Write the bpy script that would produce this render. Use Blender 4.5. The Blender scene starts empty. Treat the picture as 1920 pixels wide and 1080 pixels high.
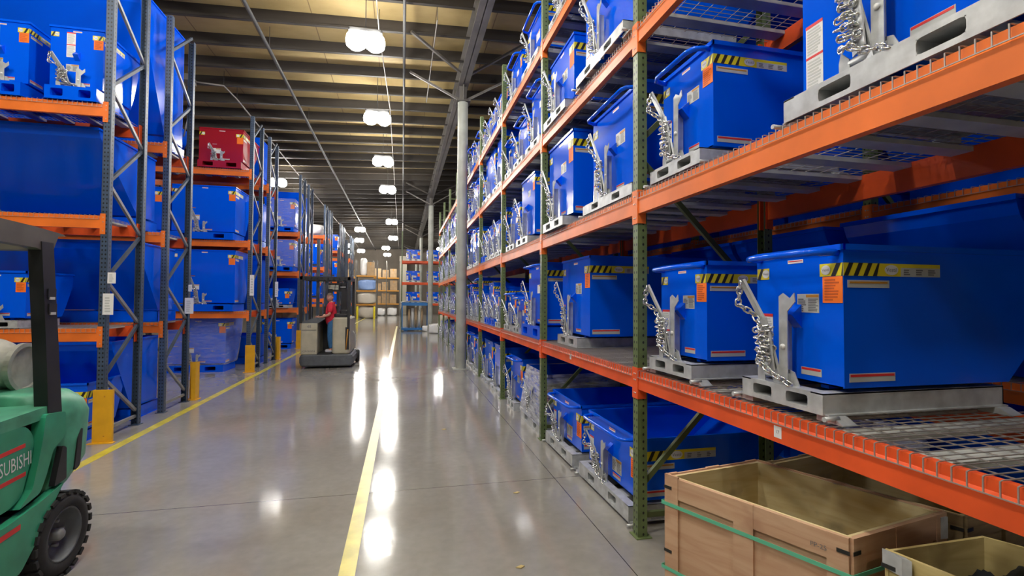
import bpy, math, random
from mathutils import Matrix, Vector
random.seed(7)
PI = math.pi
SC = bpy.context.scene
COL = SC.collection

# ------------------------------------------------------------------ camera, world, lamps, exposure
cam = bpy.data.objects.new('camera', bpy.data.cameras.new('camera'))
COL.objects.link(cam)
cam.data.sensor_width = 36.0
cam.data.lens = 900.0 / 1920.0 * 36.0
cam.data.clip_end = 300
cam.matrix_world = (Matrix.Translation((0, 0, 1.70)) @ Matrix.Rotation(-0.22439, 4, 'Z')
                    @ Matrix.Rotation(PI / 2 + 0.02456, 4, 'X') @ Matrix.Rotation(0.0060, 4, 'Z'))
SC.camera = cam
world = bpy.data.worlds.new('world'); SC.world = world
world.use_nodes = True
world.node_tree.nodes['Background'].inputs[0].default_value = (0.75, 0.85, 1.0, 1)
world.node_tree.nodes['Background'].inputs[1].default_value = 0.15
SC.view_settings.view_transform = 'Standard'
SC.view_settings.look = 'None'
SC.view_settings.gamma = 1.0
SC.view_settings.exposure = 2.2
SC.view_settings.use_curve_mapping = False
SC.cycles.max_bounces = 6
SC.cycles.diffuse_bounces = 4
SC.cycles.glossy_bounces = 4
SC.cycles.transparent_max_bounces = 16
SC.cycles.sample_clamp_indirect = 4.0
SC.cycles.caustics_reflective = False
SC.cycles.caustics_refractive = False
LAMP_E = 30.0

# ------------------------------------------------------------------ materials
MATS = {}
def nn(nt, typ, **kw):
    n = nt.nodes.new(typ)
    for k, v in kw.items():
        setattr(n, k, v)
    return n
def mat(name, col, rough=0.5, metal=0.0, spec=0.5, noise=0.0, nscale=5.0, bump=0.0, coat=0.0, emit=0.0, alpha=1.0, stretch=None, col2=None):
    if name in MATS: return MATS[name]
    m = bpy.data.materials.new(name); m.use_nodes = True
    nt = m.node_tree; b = nt.nodes['Principled BSDF']
    c = (*col, 1)
    b.inputs['Base Color'].default_value = c
    b.inputs['Roughness'].default_value = rough
    b.inputs['Metallic'].default_value = metal
    b.inputs['Specular IOR Level'].default_value = spec
    b.inputs['Coat Weight'].default_value = coat
    b.inputs['Coat Roughness'].default_value = 0.08
    b.inputs['Alpha'].default_value = alpha
    if emit:
        b.inputs['Emission Color'].default_value = c
        b.inputs['Emission Strength'].default_value = emit
    if noise or bump:
        tc = nn(nt, 'ShaderNodeTexCoord'); mp = nn(nt, 'ShaderNodeMapping')
        if stretch: mp.inputs['Scale'].default_value = stretch
        nz = nn(nt, 'ShaderNodeTexNoise'); nz.inputs['Scale'].default_value = nscale; nz.inputs['Detail'].default_value = 6
        nt.links.new(tc.outputs['Object'], mp.inputs[0]); nt.links.new(mp.outputs[0], nz.inputs['Vector'])
        if noise:
            cr = nn(nt, 'ShaderNodeValToRGB')
            d = col2 or tuple(x * (1 - noise) for x in col)
            u = tuple(min(1, x * (1 + noise * .5)) for x in col)
            cr.color_ramp.elements[0].position = 0.32; cr.color_ramp.elements[0].color = (*d, 1)
            cr.color_ramp.elements[1].position = 0.66; cr.color_ramp.elements[1].color = (*u, 1)
            nt.links.new(nz.outputs['Fac'], cr.inputs[0]); nt.links.new(cr.outputs[0], b.inputs['Base Color'])
        if bump:
            bp = nn(nt, 'ShaderNodeBump'); bp.inputs['Strength'].default_value = bump; bp.inputs['Distance'].default_value = 0.02
            nt.links.new(nz.outputs['Fac'], bp.inputs['Height']); nt.links.new(bp.outputs[0], b.inputs['Normal'])
    MATS[name] = m
    return m

def punched(name, col, ccx, ccy, fy=(0.018,), fx=(0.0,), rad=0.0075, pitch=0.0508):
    """post paint with rows of punched dark slots on its faces; object space, origin at the foot of the post"""
    m = mat(name, col, 0.42, 0.0, 0.5, noise=0.25, nscale=9)
    nt = m.node_tree; b = nt.nodes['Principled BSDF']
    base_link = b.inputs['Base Color'].links[0].from_socket
    tc = nn(nt, 'ShaderNodeTexCoord'); sx = nn(nt, 'ShaderNodeSeparateXYZ'); nt.links.new(tc.outputs['Object'], sx.inputs[0])
    sn = nn(nt, 'ShaderNodeSeparateXYZ'); nt.links.new(tc.outputs['Normal'], sn.inputs[0])
    def M(op, a, bb=None):
        n = nn(nt, 'ShaderNodeMath', operation=op)
        for i, v in enumerate((a, bb)):
            if v is None: continue
            if isinstance(v, (int, float)): n.inputs[i].default_value = v
            else: nt.links.new(v, n.inputs[i])
        return n.outputs[0]
    zf = M('SUBTRACT', M('MULTIPLY', M('FRACT', M('DIVIDE', sx.outputs[2], pitch)), pitch), pitch / 2)
    zz = M('MULTIPLY', zf, 0.75)
    def hole(c, centre, off, normal):
        d = M('SUBTRACT', M('ABSOLUTE', M('SUBTRACT', c, centre)), off)
        r = M('SQRT', M('ADD', M('MULTIPLY', d, d), M('MULTIPLY', zz, zz)))
        h = M('LESS_THAN', r, rad)
        return M('MULTIPLY', h, M('GREATER_THAN', M('ABSOLUTE', normal), 0.6))
    h = M('MAXIMUM', hole(sx.outputs[1], ccy, fy[0], sn.outputs[0]), hole(sx.outputs[0], ccx, fx[0], sn.outputs[1]))
    mx = nn(nt, 'ShaderNodeMix', data_type='RGBA')
    nt.links.new(h, mx.inputs[0]); nt.links.new(base_link, mx.inputs[6]); mx.inputs[7].default_value = (0.006, 0.007, 0.006, 1)
    nt.links.new(mx.outputs[2], b.inputs['Base Color'])
    return m

BLUE = mat('blue_paint', (0.000, 0.105, 0.86), 0.13, 0, 0.32, bump=0.02, nscale=4.5, coat=0.0)
RED = mat('red_paint', (0.36, 0.012, 0.022), 0.25, 0, 0.5, coat=0.3)
GALV = mat('galvanised_steel', (0.56, 0.58, 0.59), 0.38, 0.35, 0.5, noise=0.22, nscale=14)
CHROME = mat('zinc_chain', (0.72, 0.73, 0.74), 0.2, 0.95, 0.5)
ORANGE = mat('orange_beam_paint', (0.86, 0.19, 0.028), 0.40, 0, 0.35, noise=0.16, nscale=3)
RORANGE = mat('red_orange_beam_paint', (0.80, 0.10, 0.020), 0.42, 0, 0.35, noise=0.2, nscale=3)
GREEN = punched('green_post_paint', (0.135, 0.185, 0.07), 0.042, 0.0375)
NAVY = punched('navy_post_paint', (0.055, 0.085, 0.14), 0.042, 0.04, fy=(0.017,), rad=0.0085)
BGREEN = mat('green_brace_paint', (0.10, 0.125, 0.045), 0.5, 0, 0.4, noise=0.2)
BNAVY = mat('navy_brace_paint', (0.07, 0.09, 0.12), 0.5, 0, 0.4, noise=0.2)
BGREY = mat('grey_brace_steel', (0.30, 0.31, 0.31), 0.45, 0.4, 0.4, noise=0.2)
WIRE = mat('grey_deck_wire', (0.40, 0.36, 0.34), 0.45, 0.5, 0.4)
CHAN = mat('grey_deck_channel', (0.52, 0.53, 0.50), 0.5, 0.15, 0.4, noise=0.2)
YEL = mat('yellow_vinyl', (0.78, 0.66, 0.02), 0.4)
BLK = mat('black_vinyl', (0.02, 0.02, 0.02), 0.4)
WHT = mat('white_label_paper', (0.78, 0.78, 0.78), 0.45)
GRYL = mat('grey_label_print', (0.52, 0.54, 0.53), 0.4)
TXT = mat('label_print_ink', (0.16, 0.16, 0.17), 0.5)
REDL = mat('red_label_ink', (0.70, 0.03, 0.03), 0.4)
ORG = mat('fluorescent_orange_paper', (1.0, 0.20, 0.012), 0.6)
ORGK = mat('orange_paper_ink', (0.62, 0.10, 0.01), 0.6)
BROWN = mat('brown_label_ink', (0.55, 0.24, 0.02), 0.5)
GUARD = mat('yellow_guard_paint', (0.76, 0.40, 0.015), 0.35, noise=0.12, nscale=6)
BLACK = mat('black_steel', (0.018, 0.018, 0.02), 0.45, noise=0.3)
RUBBER = mat('black_rubber', (0.022, 0.022, 0.022), 0.75, noise=0.3, nscale=20)
FGREEN = mat('green_truck_paint', (0.035, 0.33, 0.18), 0.35, noise=0.25, nscale=4, coat=0.15)
FGREEN2 = mat('worn_green_truck_paint', (0.085, 0.36, 0.22), 0.45, noise=0.3, nscale=7)
TANK = mat('grey_tank_paint', (0.42, 0.42, 0.36), 0.5, noise=0.35, nscale=9)
KHAKI = mat('khaki_truck_paint', (0.46, 0.43, 0.32), 0.42, noise=0.15, nscale=4)
DGREY = mat('dark_grey_truck_steel', (0.10, 0.11, 0.12), 0.5, noise=0.25, nscale=8)
COLM = mat('grey_column_paint', (0.36, 0.37, 0.33), 0.5, noise=0.2, nscale=3)
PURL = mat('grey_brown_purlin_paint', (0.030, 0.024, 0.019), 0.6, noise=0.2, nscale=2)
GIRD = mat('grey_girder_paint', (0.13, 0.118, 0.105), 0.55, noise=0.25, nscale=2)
PIPE = mat('grey_pipe', (0.07, 0.07, 0.07), 0.6, 0.0)
PIPEL = mat('pale_conduit', (0.24, 0.22, 0.20), 0.6, 0.0)
WALLM = mat('beige_wall_panel', (0.20, 0.17, 0.14), 0.8, noise=0.15, nscale=1)
LINEY = mat('yellow_floor_paint', (0.62, 0.53, 0.06), 0.32, noise=0.22, nscale=6)
LAMPM = mat('glowing_lamp', (1.0, 0.97, 0.90), 0.5, emit=LAMP_E)
HOUS = mat('white_lamp_housing', (0.6, 0.6, 0.58), 0.5)
CARD = mat('brown_cardboard', (0.42, 0.29, 0.17), 0.8, noise=0.15, nscale=4)
WOODP = mat('pallet_wood', (0.40, 0.27, 0.15), 0.8, noise=0.4, nscale=6, stretch=(1, 8, 1))
CLOTH = mat('dark_grey_cloth', (0.025, 0.03, 0.035), 0.75, noise=0.4, nscale=8, bump=0.5)
STRAP = mat('green_strap', (0.12, 0.52, 0.33), 0.4)
SKIN = mat('skin', (0.55, 0.27, 0.19), 0.55)
SHIRT = mat('red_shirt', (0.62, 0.02, 0.045), 0.85, noise=0.12, nscale=20)
JEAN = mat('blue_jeans', (0.03, 0.13, 0.30), 0.85, noise=0.2, nscale=25)
HAIR = mat('grey_brown_hair', (0.13, 0.09, 0.065), 0.8)
SHOE = mat('white_shoe', (0.45, 0.45, 0.48), 0.6)
BAG = mat('white_plastic_film', (0.78, 0.78, 0.80), 0.3, bump=0.8, nscale=6)
LBLUE = mat('pale_blue_film', (0.25, 0.38, 0.72), 0.3, bump=0.6, nscale=6)
BLUEP = mat('blue_rack_paint', (0.02, 0.16, 0.45), 0.4)
AMBER = mat('amber_lens', (0.65, 0.32, 0.08), 0.3)
BRASS = mat('pink_worn_steel', (0.38, 0.24, 0.22), 0.5, 0.4)

def ply(name, c1, c2, c3):
    m = bpy.data.materials.new(name); m.use_nodes = True; nt = m.node_tree; b = nt.nodes['Principled BSDF']
    tc = nn(nt, 'ShaderNodeTexCoord'); mp = nn(nt, 'ShaderNodeMapping'); mp.inputs['Scale'].default_value = (1.2, 1.2, 9)
    nt.links.new(tc.outputs['Object'], mp.inputs[0])
    w = nn(nt, 'ShaderNodeTexNoise'); w.inputs['Scale'].default_value = 2.2; w.inputs['Detail'].default_value = 8; w.inputs['Distortion'].default_value = 1.2
    nt.links.new(mp.outputs[0], w.inputs['Vector'])
    cr = nn(nt, 'ShaderNodeValToRGB'); e = cr.color_ramp.elements
    e[0].position = .3; e[0].color = (*c1, 1); e[1].position = .62; e[1].color = (*c2, 1)
    nt.links.new(w.outputs['Fac'], cr.inputs[0])
    n2 = nn(nt, 'ShaderNodeTexNoise'); n2.inputs['Scale'].default_value = 4.5; n2.inputs['Detail'].default_value = 3
    nt.links.new(tc.outputs['Object'], n2.inputs['Vector'])
    c2r = nn(nt, 'ShaderNodeValToRGB'); e = c2r.color_ramp.elements
    e[0].position = .62; e[0].color = (0, 0, 0, 1); e[1].position = .74; e[1].color = (1, 1, 1, 1)
    nt.links.new(n2.outputs['Fac'], c2r.inputs[0])
    mx = nn(nt, 'ShaderNodeMix', data_type='RGBA'); nt.links.new(c2r.outputs[0], mx.inputs[0]); nt.links.new(cr.outputs[0], mx.inputs[6])
    mx.inputs[7].default_value = (*c3, 1); nt.links.new(mx.outputs[2], b.inputs['Base Color'])
    b.inputs['Roughness'].default_value = .75
    return m
PLYO = ply('pinkish_plywood', (0.50, 0.29, 0.175), (0.60, 0.39, 0.25), (0.44, 0.245, 0.15))
PLYI = ply('stained_plywood', (0.60, 0.47, 0.22), (0.70, 0.60, 0.34), (0.36, 0.30, 0.19))
PLYY = ply('yellow_plywood', (0.50, 0.38, 0.14), (0.62, 0.50, 0.22), (0.40, 0.30, 0.12))
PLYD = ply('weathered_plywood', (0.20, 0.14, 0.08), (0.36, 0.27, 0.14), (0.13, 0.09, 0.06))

def film(name, col, a):
    m = bpy.data.materials.new(name); m.use_nodes = True; nt = m.node_tree; b = nt.nodes['Principled BSDF']
    b.inputs['Base Color'].default_value = (*col, 1); b.inputs['Roughness'].default_value = .18
    tc = nn(nt, 'ShaderNodeTexCoord'); mp = nn(nt, 'ShaderNodeMapping'); mp.inputs['Scale'].default_value = (1.5, 1.5, 7)
    mp.inputs['Rotation'].default_value = (0.25, 0.2, 0)
    nt.links.new(tc.outputs['Object'], mp.inputs[0])
    nz = nn(nt, 'ShaderNodeTexNoise'); nz.inputs['Scale'].default_value = 3.5; nz.inputs['Detail'].default_value = 6; nz.inputs['Distortion'].default_value = .6
    nt.links.new(mp.outputs[0], nz.inputs['Vector'])
    bp = nn(nt, 'ShaderNodeBump'); bp.inputs['Strength'].default_value = .7; bp.inputs['Distance'].default_value = .03
    nt.links.new(nz.outputs['Fac'], bp.inputs['Height']); nt.links.new(bp.outputs[0], b.inputs['Normal'])
    mr = nn(nt, 'ShaderNodeMapRange'); mr.inputs[1].default_value = .35; mr.inputs[2].default_value = .7
    mr.inputs[3].default_value = a * .55; mr.inputs[4].default_value = min(1, a * 1.5)
    nt.links.new(nz.outputs['Fac'], mr.inputs[0]); nt.links.new(mr.outputs[0], b.inputs['Alpha'])
    return m
FILM = film('clear_stretch_film', (0.75, 0.78, 0.82), .22)
FILMW = film('cloudy_stretch_film', (0.62, 0.64, 0.70), .62)

# ------------------------------------------------------------------ mesh builder
class MB:
    def __init__(s): s.v = []; s.f = []; s.m = []; s.s = []; s.mats = []
    def mi(s, m):
        if m not in s.mats: s.mats.append(m)
        return s.mats.index(m)
    def add(s, V, F, m, smooth=False, M=None):
        o = len(s.v); k = s.mi(m)
        s.v += [tuple(M @ Vector(p)) for p in V] if M is not None else [tuple(p) for p in V]
        for f in F: s.f.append([i + o for i in f]); s.m.append(k); s.s.append(smooth)
        return s
    def box(s, x0, x1, y0, y1, z0, z1, m, M=None):
        V = [(x0, y0, z0), (x1, y0, z0), (x1, y1, z0), (x0, y1, z0), (x0, y0, z1), (x1, y0, z1), (x1, y1, z1), (x0, y1, z1)]
        F = [(0, 3, 2, 1), (4, 5, 6, 7), (0, 1, 5, 4), (1, 2, 6, 5), (2, 3, 7, 6), (3, 0, 4, 7)]
        return s.add(V, F, m, M=M)
    def rbox(s, x0, x1, y0, y1, z0, z1, m, r=0.02, n=3, axis='z', M=None):
        """box with edges rounded along one axis, small chamfer at its ends"""
        lo = {'z': (x0, x1, y0, y1, z0, z1), 'x': (y0, y1, z0, z1, x0, x1), 'y': (z0, z1, x0, x1, y0, y1)}[axis]
        a0, a1, b0, b1, c0, c1 = lo
        r = min(r, (a1 - a0) / 2.01, (b1 - b0) / 2.01)
        def ring(rr, ins):
            P = []
            for cx, cy, st in ((a1 - rr - ins, b1 - rr - ins, 0), (a0 + rr + ins, b1 - rr - ins, 1), (a0 + rr + ins, b0 + rr + ins, 2), (a1 - rr - ins, b0 + rr + ins, 3)):
                for i in range(n + 1):
                    t = (st + i / n) * PI / 2
                    P.append((cx + rr * math.cos(t), cy + rr * math.sin(t)))
            return P
        ch = min(r * .35, (c1 - c0) * .2)
        rings = [(c0, ring(max(r - ch, 1e-4), ch)), (c0 + ch, ring(r, 0)), (c1 - ch, ring(r, 0)), (c1, ring(max(r - ch, 1e-4), ch))]
        V = []; F = []; N = len(rings[0][1])
        for c, P in rings:
            for a, b in P:
                V.append({'z': (a, b, c), 'x': (c, a, b), 'y': (b, c, a)}[axis])
        for k in range(3):
            for i in range(N):
                j = (i + 1) % N
                F.append((k * N + i, k * N + j, (k + 1) * N + j, (k + 1) * N + i))
        F.append(tuple(range(N))[::-1]); F.append(tuple(range(3 * N, 4 * N)))
        return s.add(V, F, m, M=M)
    def prism(s, P, axis, a, b, m, M=None):
        """polygon P (2d) extruded along axis; P axes: x->(y,z), y->(x,z), z->(x,y)"""
        f = {'x': lambda p, c: (c, p[0], p[1]), 'y': lambda p, c: (p[0], c, p[1]), 'z': lambda p, c: (p[0], p[1], c)}[axis]
        n = len(P); V = [f(p, a) for p in P] + [f(p, b) for p in P]
        F = [tuple(range(n)), tuple(range(n, 2 * n))[::-1]] + [(i, i + n, (i + 1) % n + n, (i + 1) % n) for i in range(n)]
        return s.add(V, F, m, M=M)
    def tube(s, pts, r, m, seg=8, closed=False, cap=True, smooth=True, M=None):
        pts = [Vector(p) for p in pts]; n = len(pts); V = []; F = []
        rr = r if isinstance(r, (list, tuple)) else [r] * n
        up = None
        for i in range(n):
            if closed: t = pts[(i + 1) % n] - pts[i - 1]
            else: t = pts[min(i + 1, n - 1)] - pts[max(i - 1, 0)]
            t.normalize()
            if up is None:
                up = Vector((0, 0, 1)) if abs(t.z) < .9 else Vector((1, 0, 0))
            a = t.cross(up)
            if a.length < 1e-5: a = t.cross(Vector((1, 0, 0)))
            a.normalize(); b = t.cross(a).normalized(); up = -b if False else b.cross(t).cross(t) * 0 + (a.cross(t)).normalized()
            for k in range(seg):
                th = 2 * PI * (k + .5) / seg
                V.append(pts[i] + (a * math.cos(th) + b * math.sin(th)) * rr[i])
        m_ = n if closed else n - 1
        for i in range(m_):
            j = (i + 1) % n
            for k in range(seg):
                l = (k + 1) % seg
                F.append((i * seg + k, i * seg + l, j * seg + l, j * seg + k))
        s.add(V, F, m, smooth, M)
        if cap and not closed:
            o = len(s.v) - len(V); k = s.mi(m)
            s.f.append([o + i for i in range(seg)][::-1]); s.m.append(k); s.s.append(False)
            s.f.append([o + (n - 1) * seg + i for i in range(seg)]); s.m.append(k); s.s.append(False)
        return s
    def bar(s, p, q, w, t, m, side=(0, 0, 1)):
        """rectangular bar p->q, width w across side-normal, thickness t along side"""
        p = Vector(p); q = Vector(q); d = (q - p).normalized(); sd = Vector(side); a = d.cross(sd).normalized(); b = a.cross(d).normalized()
        V = []
        for c in (p, q):
            for u, v in ((-1, -1), (1, -1), (1, 1), (-1, 1)): V.append(c + a * (u * w / 2) + b * (v * t / 2))
        return s.add(V, [(0, 1, 2, 3)[::-1], (4, 5, 6, 7), (0, 1, 5, 4), (1, 2, 6, 5), (2, 3, 7, 6), (3, 0, 4, 7)], m)
    def lathe(s, prof, m, axis='z', seg=24, M=None, smooth=True):
        V = []; F = []; n = len(prof)
        for i in range(seg):
            th = 2 * PI * i / seg; c, sn_ = math.cos(th), math.sin(th)
            for r, h in prof:
                V.append({'z': (r * c, r * sn_, h), 'x': (h, r * c, r * sn_), 'y': (r * sn_, h, r * c)}[axis])
        for i in range(seg):
            j = (i + 1) % seg
            for k in range(n - 1):
                F.append((i * n + k, j * n + k, j * n + k + 1, i * n + k + 1))
        return s.add(V, F, m, smooth, M)
    def sphere(s, c, rx, ry, rz, m, seg=16, rings=10, M=None):
        V = []; F = []
        for i in range(rings + 1):
            ph = PI * i / rings
            for k in range(seg):
                th = 2 * PI * k / seg
                V.append((c[0] + rx * math.sin(ph) * math.cos(th), c[1] + ry * math.sin(ph) * math.sin(th), c[2] + rz * math.cos(ph)))
        for i in range(rings):
            for k in range(seg):
                l = (k + 1) % seg
                F.append((i * seg + k, (i + 1) * seg + k, (i + 1) * seg + l, i * seg + l))
        return s.add(V, F, m, True, M)
    def mesh(s, name):
        me = bpy.data.meshes.new(name)
        me.from_pydata(s.v, [], s.f)
        for m in s.mats: me.materials.append(m)
        me.polygons.foreach_set('material_index', s.m)
        me.polygons.foreach_set('use_smooth', s.s)
        me.validate(); me.update()
        return me
    def build(s, name, parent=None, loc=None):
        o = bpy.data.objects.new(name, s.mesh(name)); COL.objects.link(o)
        if parent is not None: o.parent = parent
        if loc: o.location = loc
        return o

def empty(name, loc=(0, 0, 0), rz=0.0):
    o = bpy.data.objects.new(name, None); COL.objects.link(o); o.location = loc; o.rotation_euler = (0, 0, rz); o.empty_display_size = .2
    return o
def tag(o, label, cat=None, group=None, kind=None):
    if len(label.replace('-', '-').split()) > 16 or len(label.split()) < 4: print('LABEL', label)
    o['label'] = label
    if cat: o['category'] = cat
    if group: o['group'] = group
    if kind: o['kind'] = kind
    return o
def struct(o, label=None):
    o['kind'] = 'structure'
    if label: o['label'] = label
    return o
KIDS = {}
def copy_tree(o, parent=None):
    c = o.copy(); COL.objects.link(c); c.parent = parent
    for ch in [k for k in o.children]: copy_tree(ch, c)
    return c

TEXT = {}
def text_geo(txt, bold=False):
    if txt in TEXT: return TEXT[txt]
    cu = bpy.data.curves.new('lettering', 'FONT'); cu.body = txt; cu.align_x = 'CENTER'; cu.align_y = 'CENTER'; cu.resolution_u = 2
    if bold: cu.offset = 0.02
    ob = bpy.data.objects.new('lettering', cu); COL.objects.link(ob)
    dg = bpy.context.evaluated_depsgraph_get(); dg.update()
    me = bpy.data.meshes.new_from_object(ob.evaluated_get(dg))
    V = [tuple(v.co) for v in me.vertices]; F = [tuple(p.vertices) for p in me.polygons]
    bpy.data.objects.remove(ob); bpy.data.curves.remove(cu); bpy.data.meshes.remove(me)
    TEXT[txt] = (V, F)
    return TEXT[txt]

class Decal:
    """flat printed pieces on a plane: origin o, right axis u, up axis w, outward normal n"""
    def __init__(s, mb, o, u, w):
        s.mb = mb; s.o = Vector(o); s.u = Vector(u).normalized(); s.w = Vector(w).normalized(); s.n = s.u.cross(s.w).normalized()
    def P(s, a, b, c): return s.o + s.u * a + s.w * b + s.n * c
    def rect(s, a0, a1, b0, b1, m, lv=0):
        t = .0012 + lv * .0007
        V = [s.P(a0, b0, 0), s.P(a1, b0, 0), s.P(a1, b1, 0), s.P(a0, b1, 0), s.P(a0, b0, t), s.P(a1, b0, t), s.P(a1, b1, t), s.P(a0, b1, t)]
        s.mb.add(V, [(4, 5, 6, 7), (0, 1, 5, 4), (1, 2, 6, 5), (2, 3, 7, 6), (3, 0, 4, 7)], m)
    def poly(s, pts, m, lv=1):
        t = .0012 + lv * .0007
        s.mb.add([s.P(a, b, t) for a, b in pts], [tuple(range(len(pts)))], m)
    def text(s, txt, a, b, size, m, lv=2, sx=1.0):
        V, F = text_geo(txt); t = .0012 + lv * .0007
        s.mb.add([s.P(a + v[0] * size * sx, b + v[1] * size, t) for v in V], F, m)
    def oval(s, a, b, ra, rb, m, lv=1):
        s.poly([(a + ra * math.cos(2 * PI * i / 18), b + rb * math.sin(2 * PI * i / 18)) for i in range(18)], m, lv)
    def stripes(s, a0, a1, b0, b1, pitch=.07):
        h = b1 - b0; a = a0
        while a < a1 - .005:
            p = [(max(a0, a), b0), (min(a1, a + pitch * .45), b0), (min(a1, a + pitch * .45 + h * .5), b1), (max(a0, min(a1, a + h * .5)), b1)]
            s.poly(p, BLK); a += pitch
    def lines(s, a0, a1, b0, b1, n, m, lv=1, frac=.8):
        rr = random.Random(int(abs(a0 * 1000)) + n)
        for i in range(n):
            y = b1 - (i + .5) * (b1 - b0) / n; h = (b1 - b0) / n * .28
            s.rect(a0, a0 + (a1 - a0) * (frac + (1 - frac) * rr.random()), y - h, y + h, m, lv)

# ------------------------------------------------------------------ the building
fl = MB().box(-16, 14, -8, 57, -.2, 0, mat('floor_tmp', (0.3, 0.3, 0.3))).build('floor')
m = bpy.data.materials.new('polished_concrete'); m.use_nodes = True; nt = m.node_tree; b = nt.nodes['Principled BSDF']
tc = nn(nt, 'ShaderNodeTexCoord'); n1 = nn(nt, 'ShaderNodeTexNoise'); n1.inputs['Scale'].default_value = .55; n1.inputs['Detail'].default_value = 9; n1.inputs['Roughness'].default_value = .62
n2 = nn(nt, 'ShaderNodeTexNoise'); n2.inputs['Scale'].default_value = 14; n2.inputs['Detail'].default_value = 5
nt.links.new(tc.outputs['Object'], n1.inputs['Vector']); nt.links.new(tc.outputs['Object'], n2.inputs['Vector'])
cr = nn(nt, 'ShaderNodeValToRGB'); e = cr.color_ramp.elements
e[0].position = .33; e[0].color = (0.27, 0.25, 0.222, 1); e[1].position = .68; e[1].color = (0.36, 0.352, 0.332, 1)
nt.links.new(n1.outputs['Fac'], cr.inputs[0])
mx = nn(nt, 'ShaderNodeMix', data_type='RGBA', blend_type='MULTIPLY'); mx.inputs[0].default_value = .22
nt.links.new(cr.outputs[0], mx.inputs[6]); nt.links.new(n2.outputs['Fac'], mx.inputs[7])
# joint lines
sx = nn(nt, 'ShaderNodeSeparateXYZ'); nt.links.new(tc.outputs['Object'], sx.inputs[0])
def MM(op, a, bb=None):
    n = nn(nt, 'ShaderNodeMath', operation=op)
    for i, v in enumerate((a, bb)):
        if v is None: continue
        if isinstance(v, (int, float)): n.inputs[i].default_value = v
        else: nt.links.new(v, n.inputs[i])
    return n.outputs[0]
def joint(c, off, period, w):
    return MM('LESS_THAN', MM('ABSOLUTE', MM('SUBTRACT', MM('FRACT', MM('DIVIDE', MM('SUBTRACT', c, off - period / 2), period)), .5)), w / period)
jj = MM('MAXIMUM', joint(sx.outputs[0], 1.435, 8.2, .0035), joint(sx.outputs[1], 4.42, 7.3, .0035))
mx2 = nn(nt, 'ShaderNodeMix', data_type='RGBA'); nt.links.new(jj, mx2.inputs[0]); nt.links.new(mx.outputs[2], mx2.inputs[6]); mx2.inputs[7].default_value = (.05, .045, .04, 1)
nt.links.new(mx2.outputs[2], b.inputs['Base Color'])
mr = nn(nt, 'ShaderNodeMapRange'); mr.inputs[3].default_value = .07; mr.inputs[4].default_value = .15
nt.links.new(n1.outputs['Fac'], mr.inputs[0]); nt.links.new(mr.outputs[0], b.inputs['Roughness'])
b.inputs['Specular IOR Level'].default_value = .5
bp = nn(nt, 'ShaderNodeBump'); bp.inputs['Strength'].default_value = .05; bp.inputs['Distance'].default_value = .01
nt.links.new(n2.outputs['Fac'], bp.inputs['Height']); nt.links.new(bp.outputs[0], b.inputs['Normal'])
fl.data.materials.clear(); fl.data.materials.append(m)
struct(fl, 'polished grey concrete warehouse floor with thin joints')
o = MB().box(-3.215, -3.105, 4.0, 45, 0, .0025, LINEY).build('floor_marking'); struct(o, 'yellow line painted on the floor beside the left racks')
o = MB().box(-.365, -.265, 1.0, 31, 0, .0025, LINEY).build('floor_marking'); struct(o, 'yellow line painted down the middle of the aisle')

SL = 0.045
def zr(x): return 7.62 + SL * x
def roofmat():
    m = bpy.data.materials.new('tan_roof_insulation'); m.use_nodes = True; nt = m.node_tree; b = nt.nodes['Principled BSDF']
    tc = nn(nt, 'ShaderNodeTexCoord'); mp = nn(nt, 'ShaderNodeMapping'); mp.inputs['Scale'].default_value = (.5, .9, 1); nt.links.new(tc.outputs['Object'], mp.inputs[0])
    nz = nn(nt, 'ShaderNodeTexNoise'); nz.inputs['Scale'].default_value = 1.6; nz.inputs['Detail'].default_value = 5; nt.links.new(mp.outputs[0], nz.inputs['Vector'])
    cr = nn(nt, 'ShaderNodeValToRGB'); e = cr.color_ramp.elements; e[0].position = .3; e[0].color = (0.37, 0.27, 0.11, 1); e[1].position = .7; e[1].color = (0.52, 0.40, 0.19, 1)
    nt.links.new(nz.outputs['Fac'], cr.inputs[0])
    s_ = nn(nt, 'ShaderNodeSeparateXYZ'); nt.links.new(tc.outputs['Object'], s_.inputs[0])
    def M2(op, a, bb=None):
        n = nn(nt, 'ShaderNodeMath', operation=op)
        for i, v in enumerate((a, bb)):
            if v is None: continue
            if isinstance(v, (int, float)): n.inputs[i].default_value = v
            else: nt.links.new(v, n.inputs[i])
        return n.outputs[0]
    ln = M2('LESS_THAN', M2('ABSOLUTE', M2('SUBTRACT', M2('FRACT', M2('DIVIDE', s_.outputs[0], 1.25)), .5)), .008)
    mx = nn(nt, 'ShaderNodeMix', data_type='RGBA'); nt.links.new(ln, mx.inputs[0]); nt.links.new(cr.outputs[0], mx.inputs[6]); mx.inputs[7].default_value = (.22, .15, .07, 1)
    nt.links.new(mx.outputs[2], b.inputs['Base Color']); b.inputs['Roughness'].default_value = .6
    bp = nn(nt, 'ShaderNodeBump'); bp.inputs['Strength'].default_value = .6; bp.inputs['Distance'].default_value = .08
    nt.links.new(nz.outputs['Fac'], bp.inputs['Height']); nt.links.new(bp.outputs[0], b.inputs['Normal'])
    return m
ROOF = roofmat()
r_ = MB()
r_.prism([(-16, zr(-16)), (14, zr(14)), (14, zr(14) + .1), (-16, zr(-16) + .1)], 'y', -8, 57, ROOF)
struct(r_.build('ceiling'), 'tan insulated sloping warehouse ceiling')
struct(MB().box(-16.2, -16, -8, 57, 0, 7.2, WALLM).build('wall_left'))
struct(MB().box(14, 14.2, -8, 57, 0, 8.5, WALLM).build('wall_right'))
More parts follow.
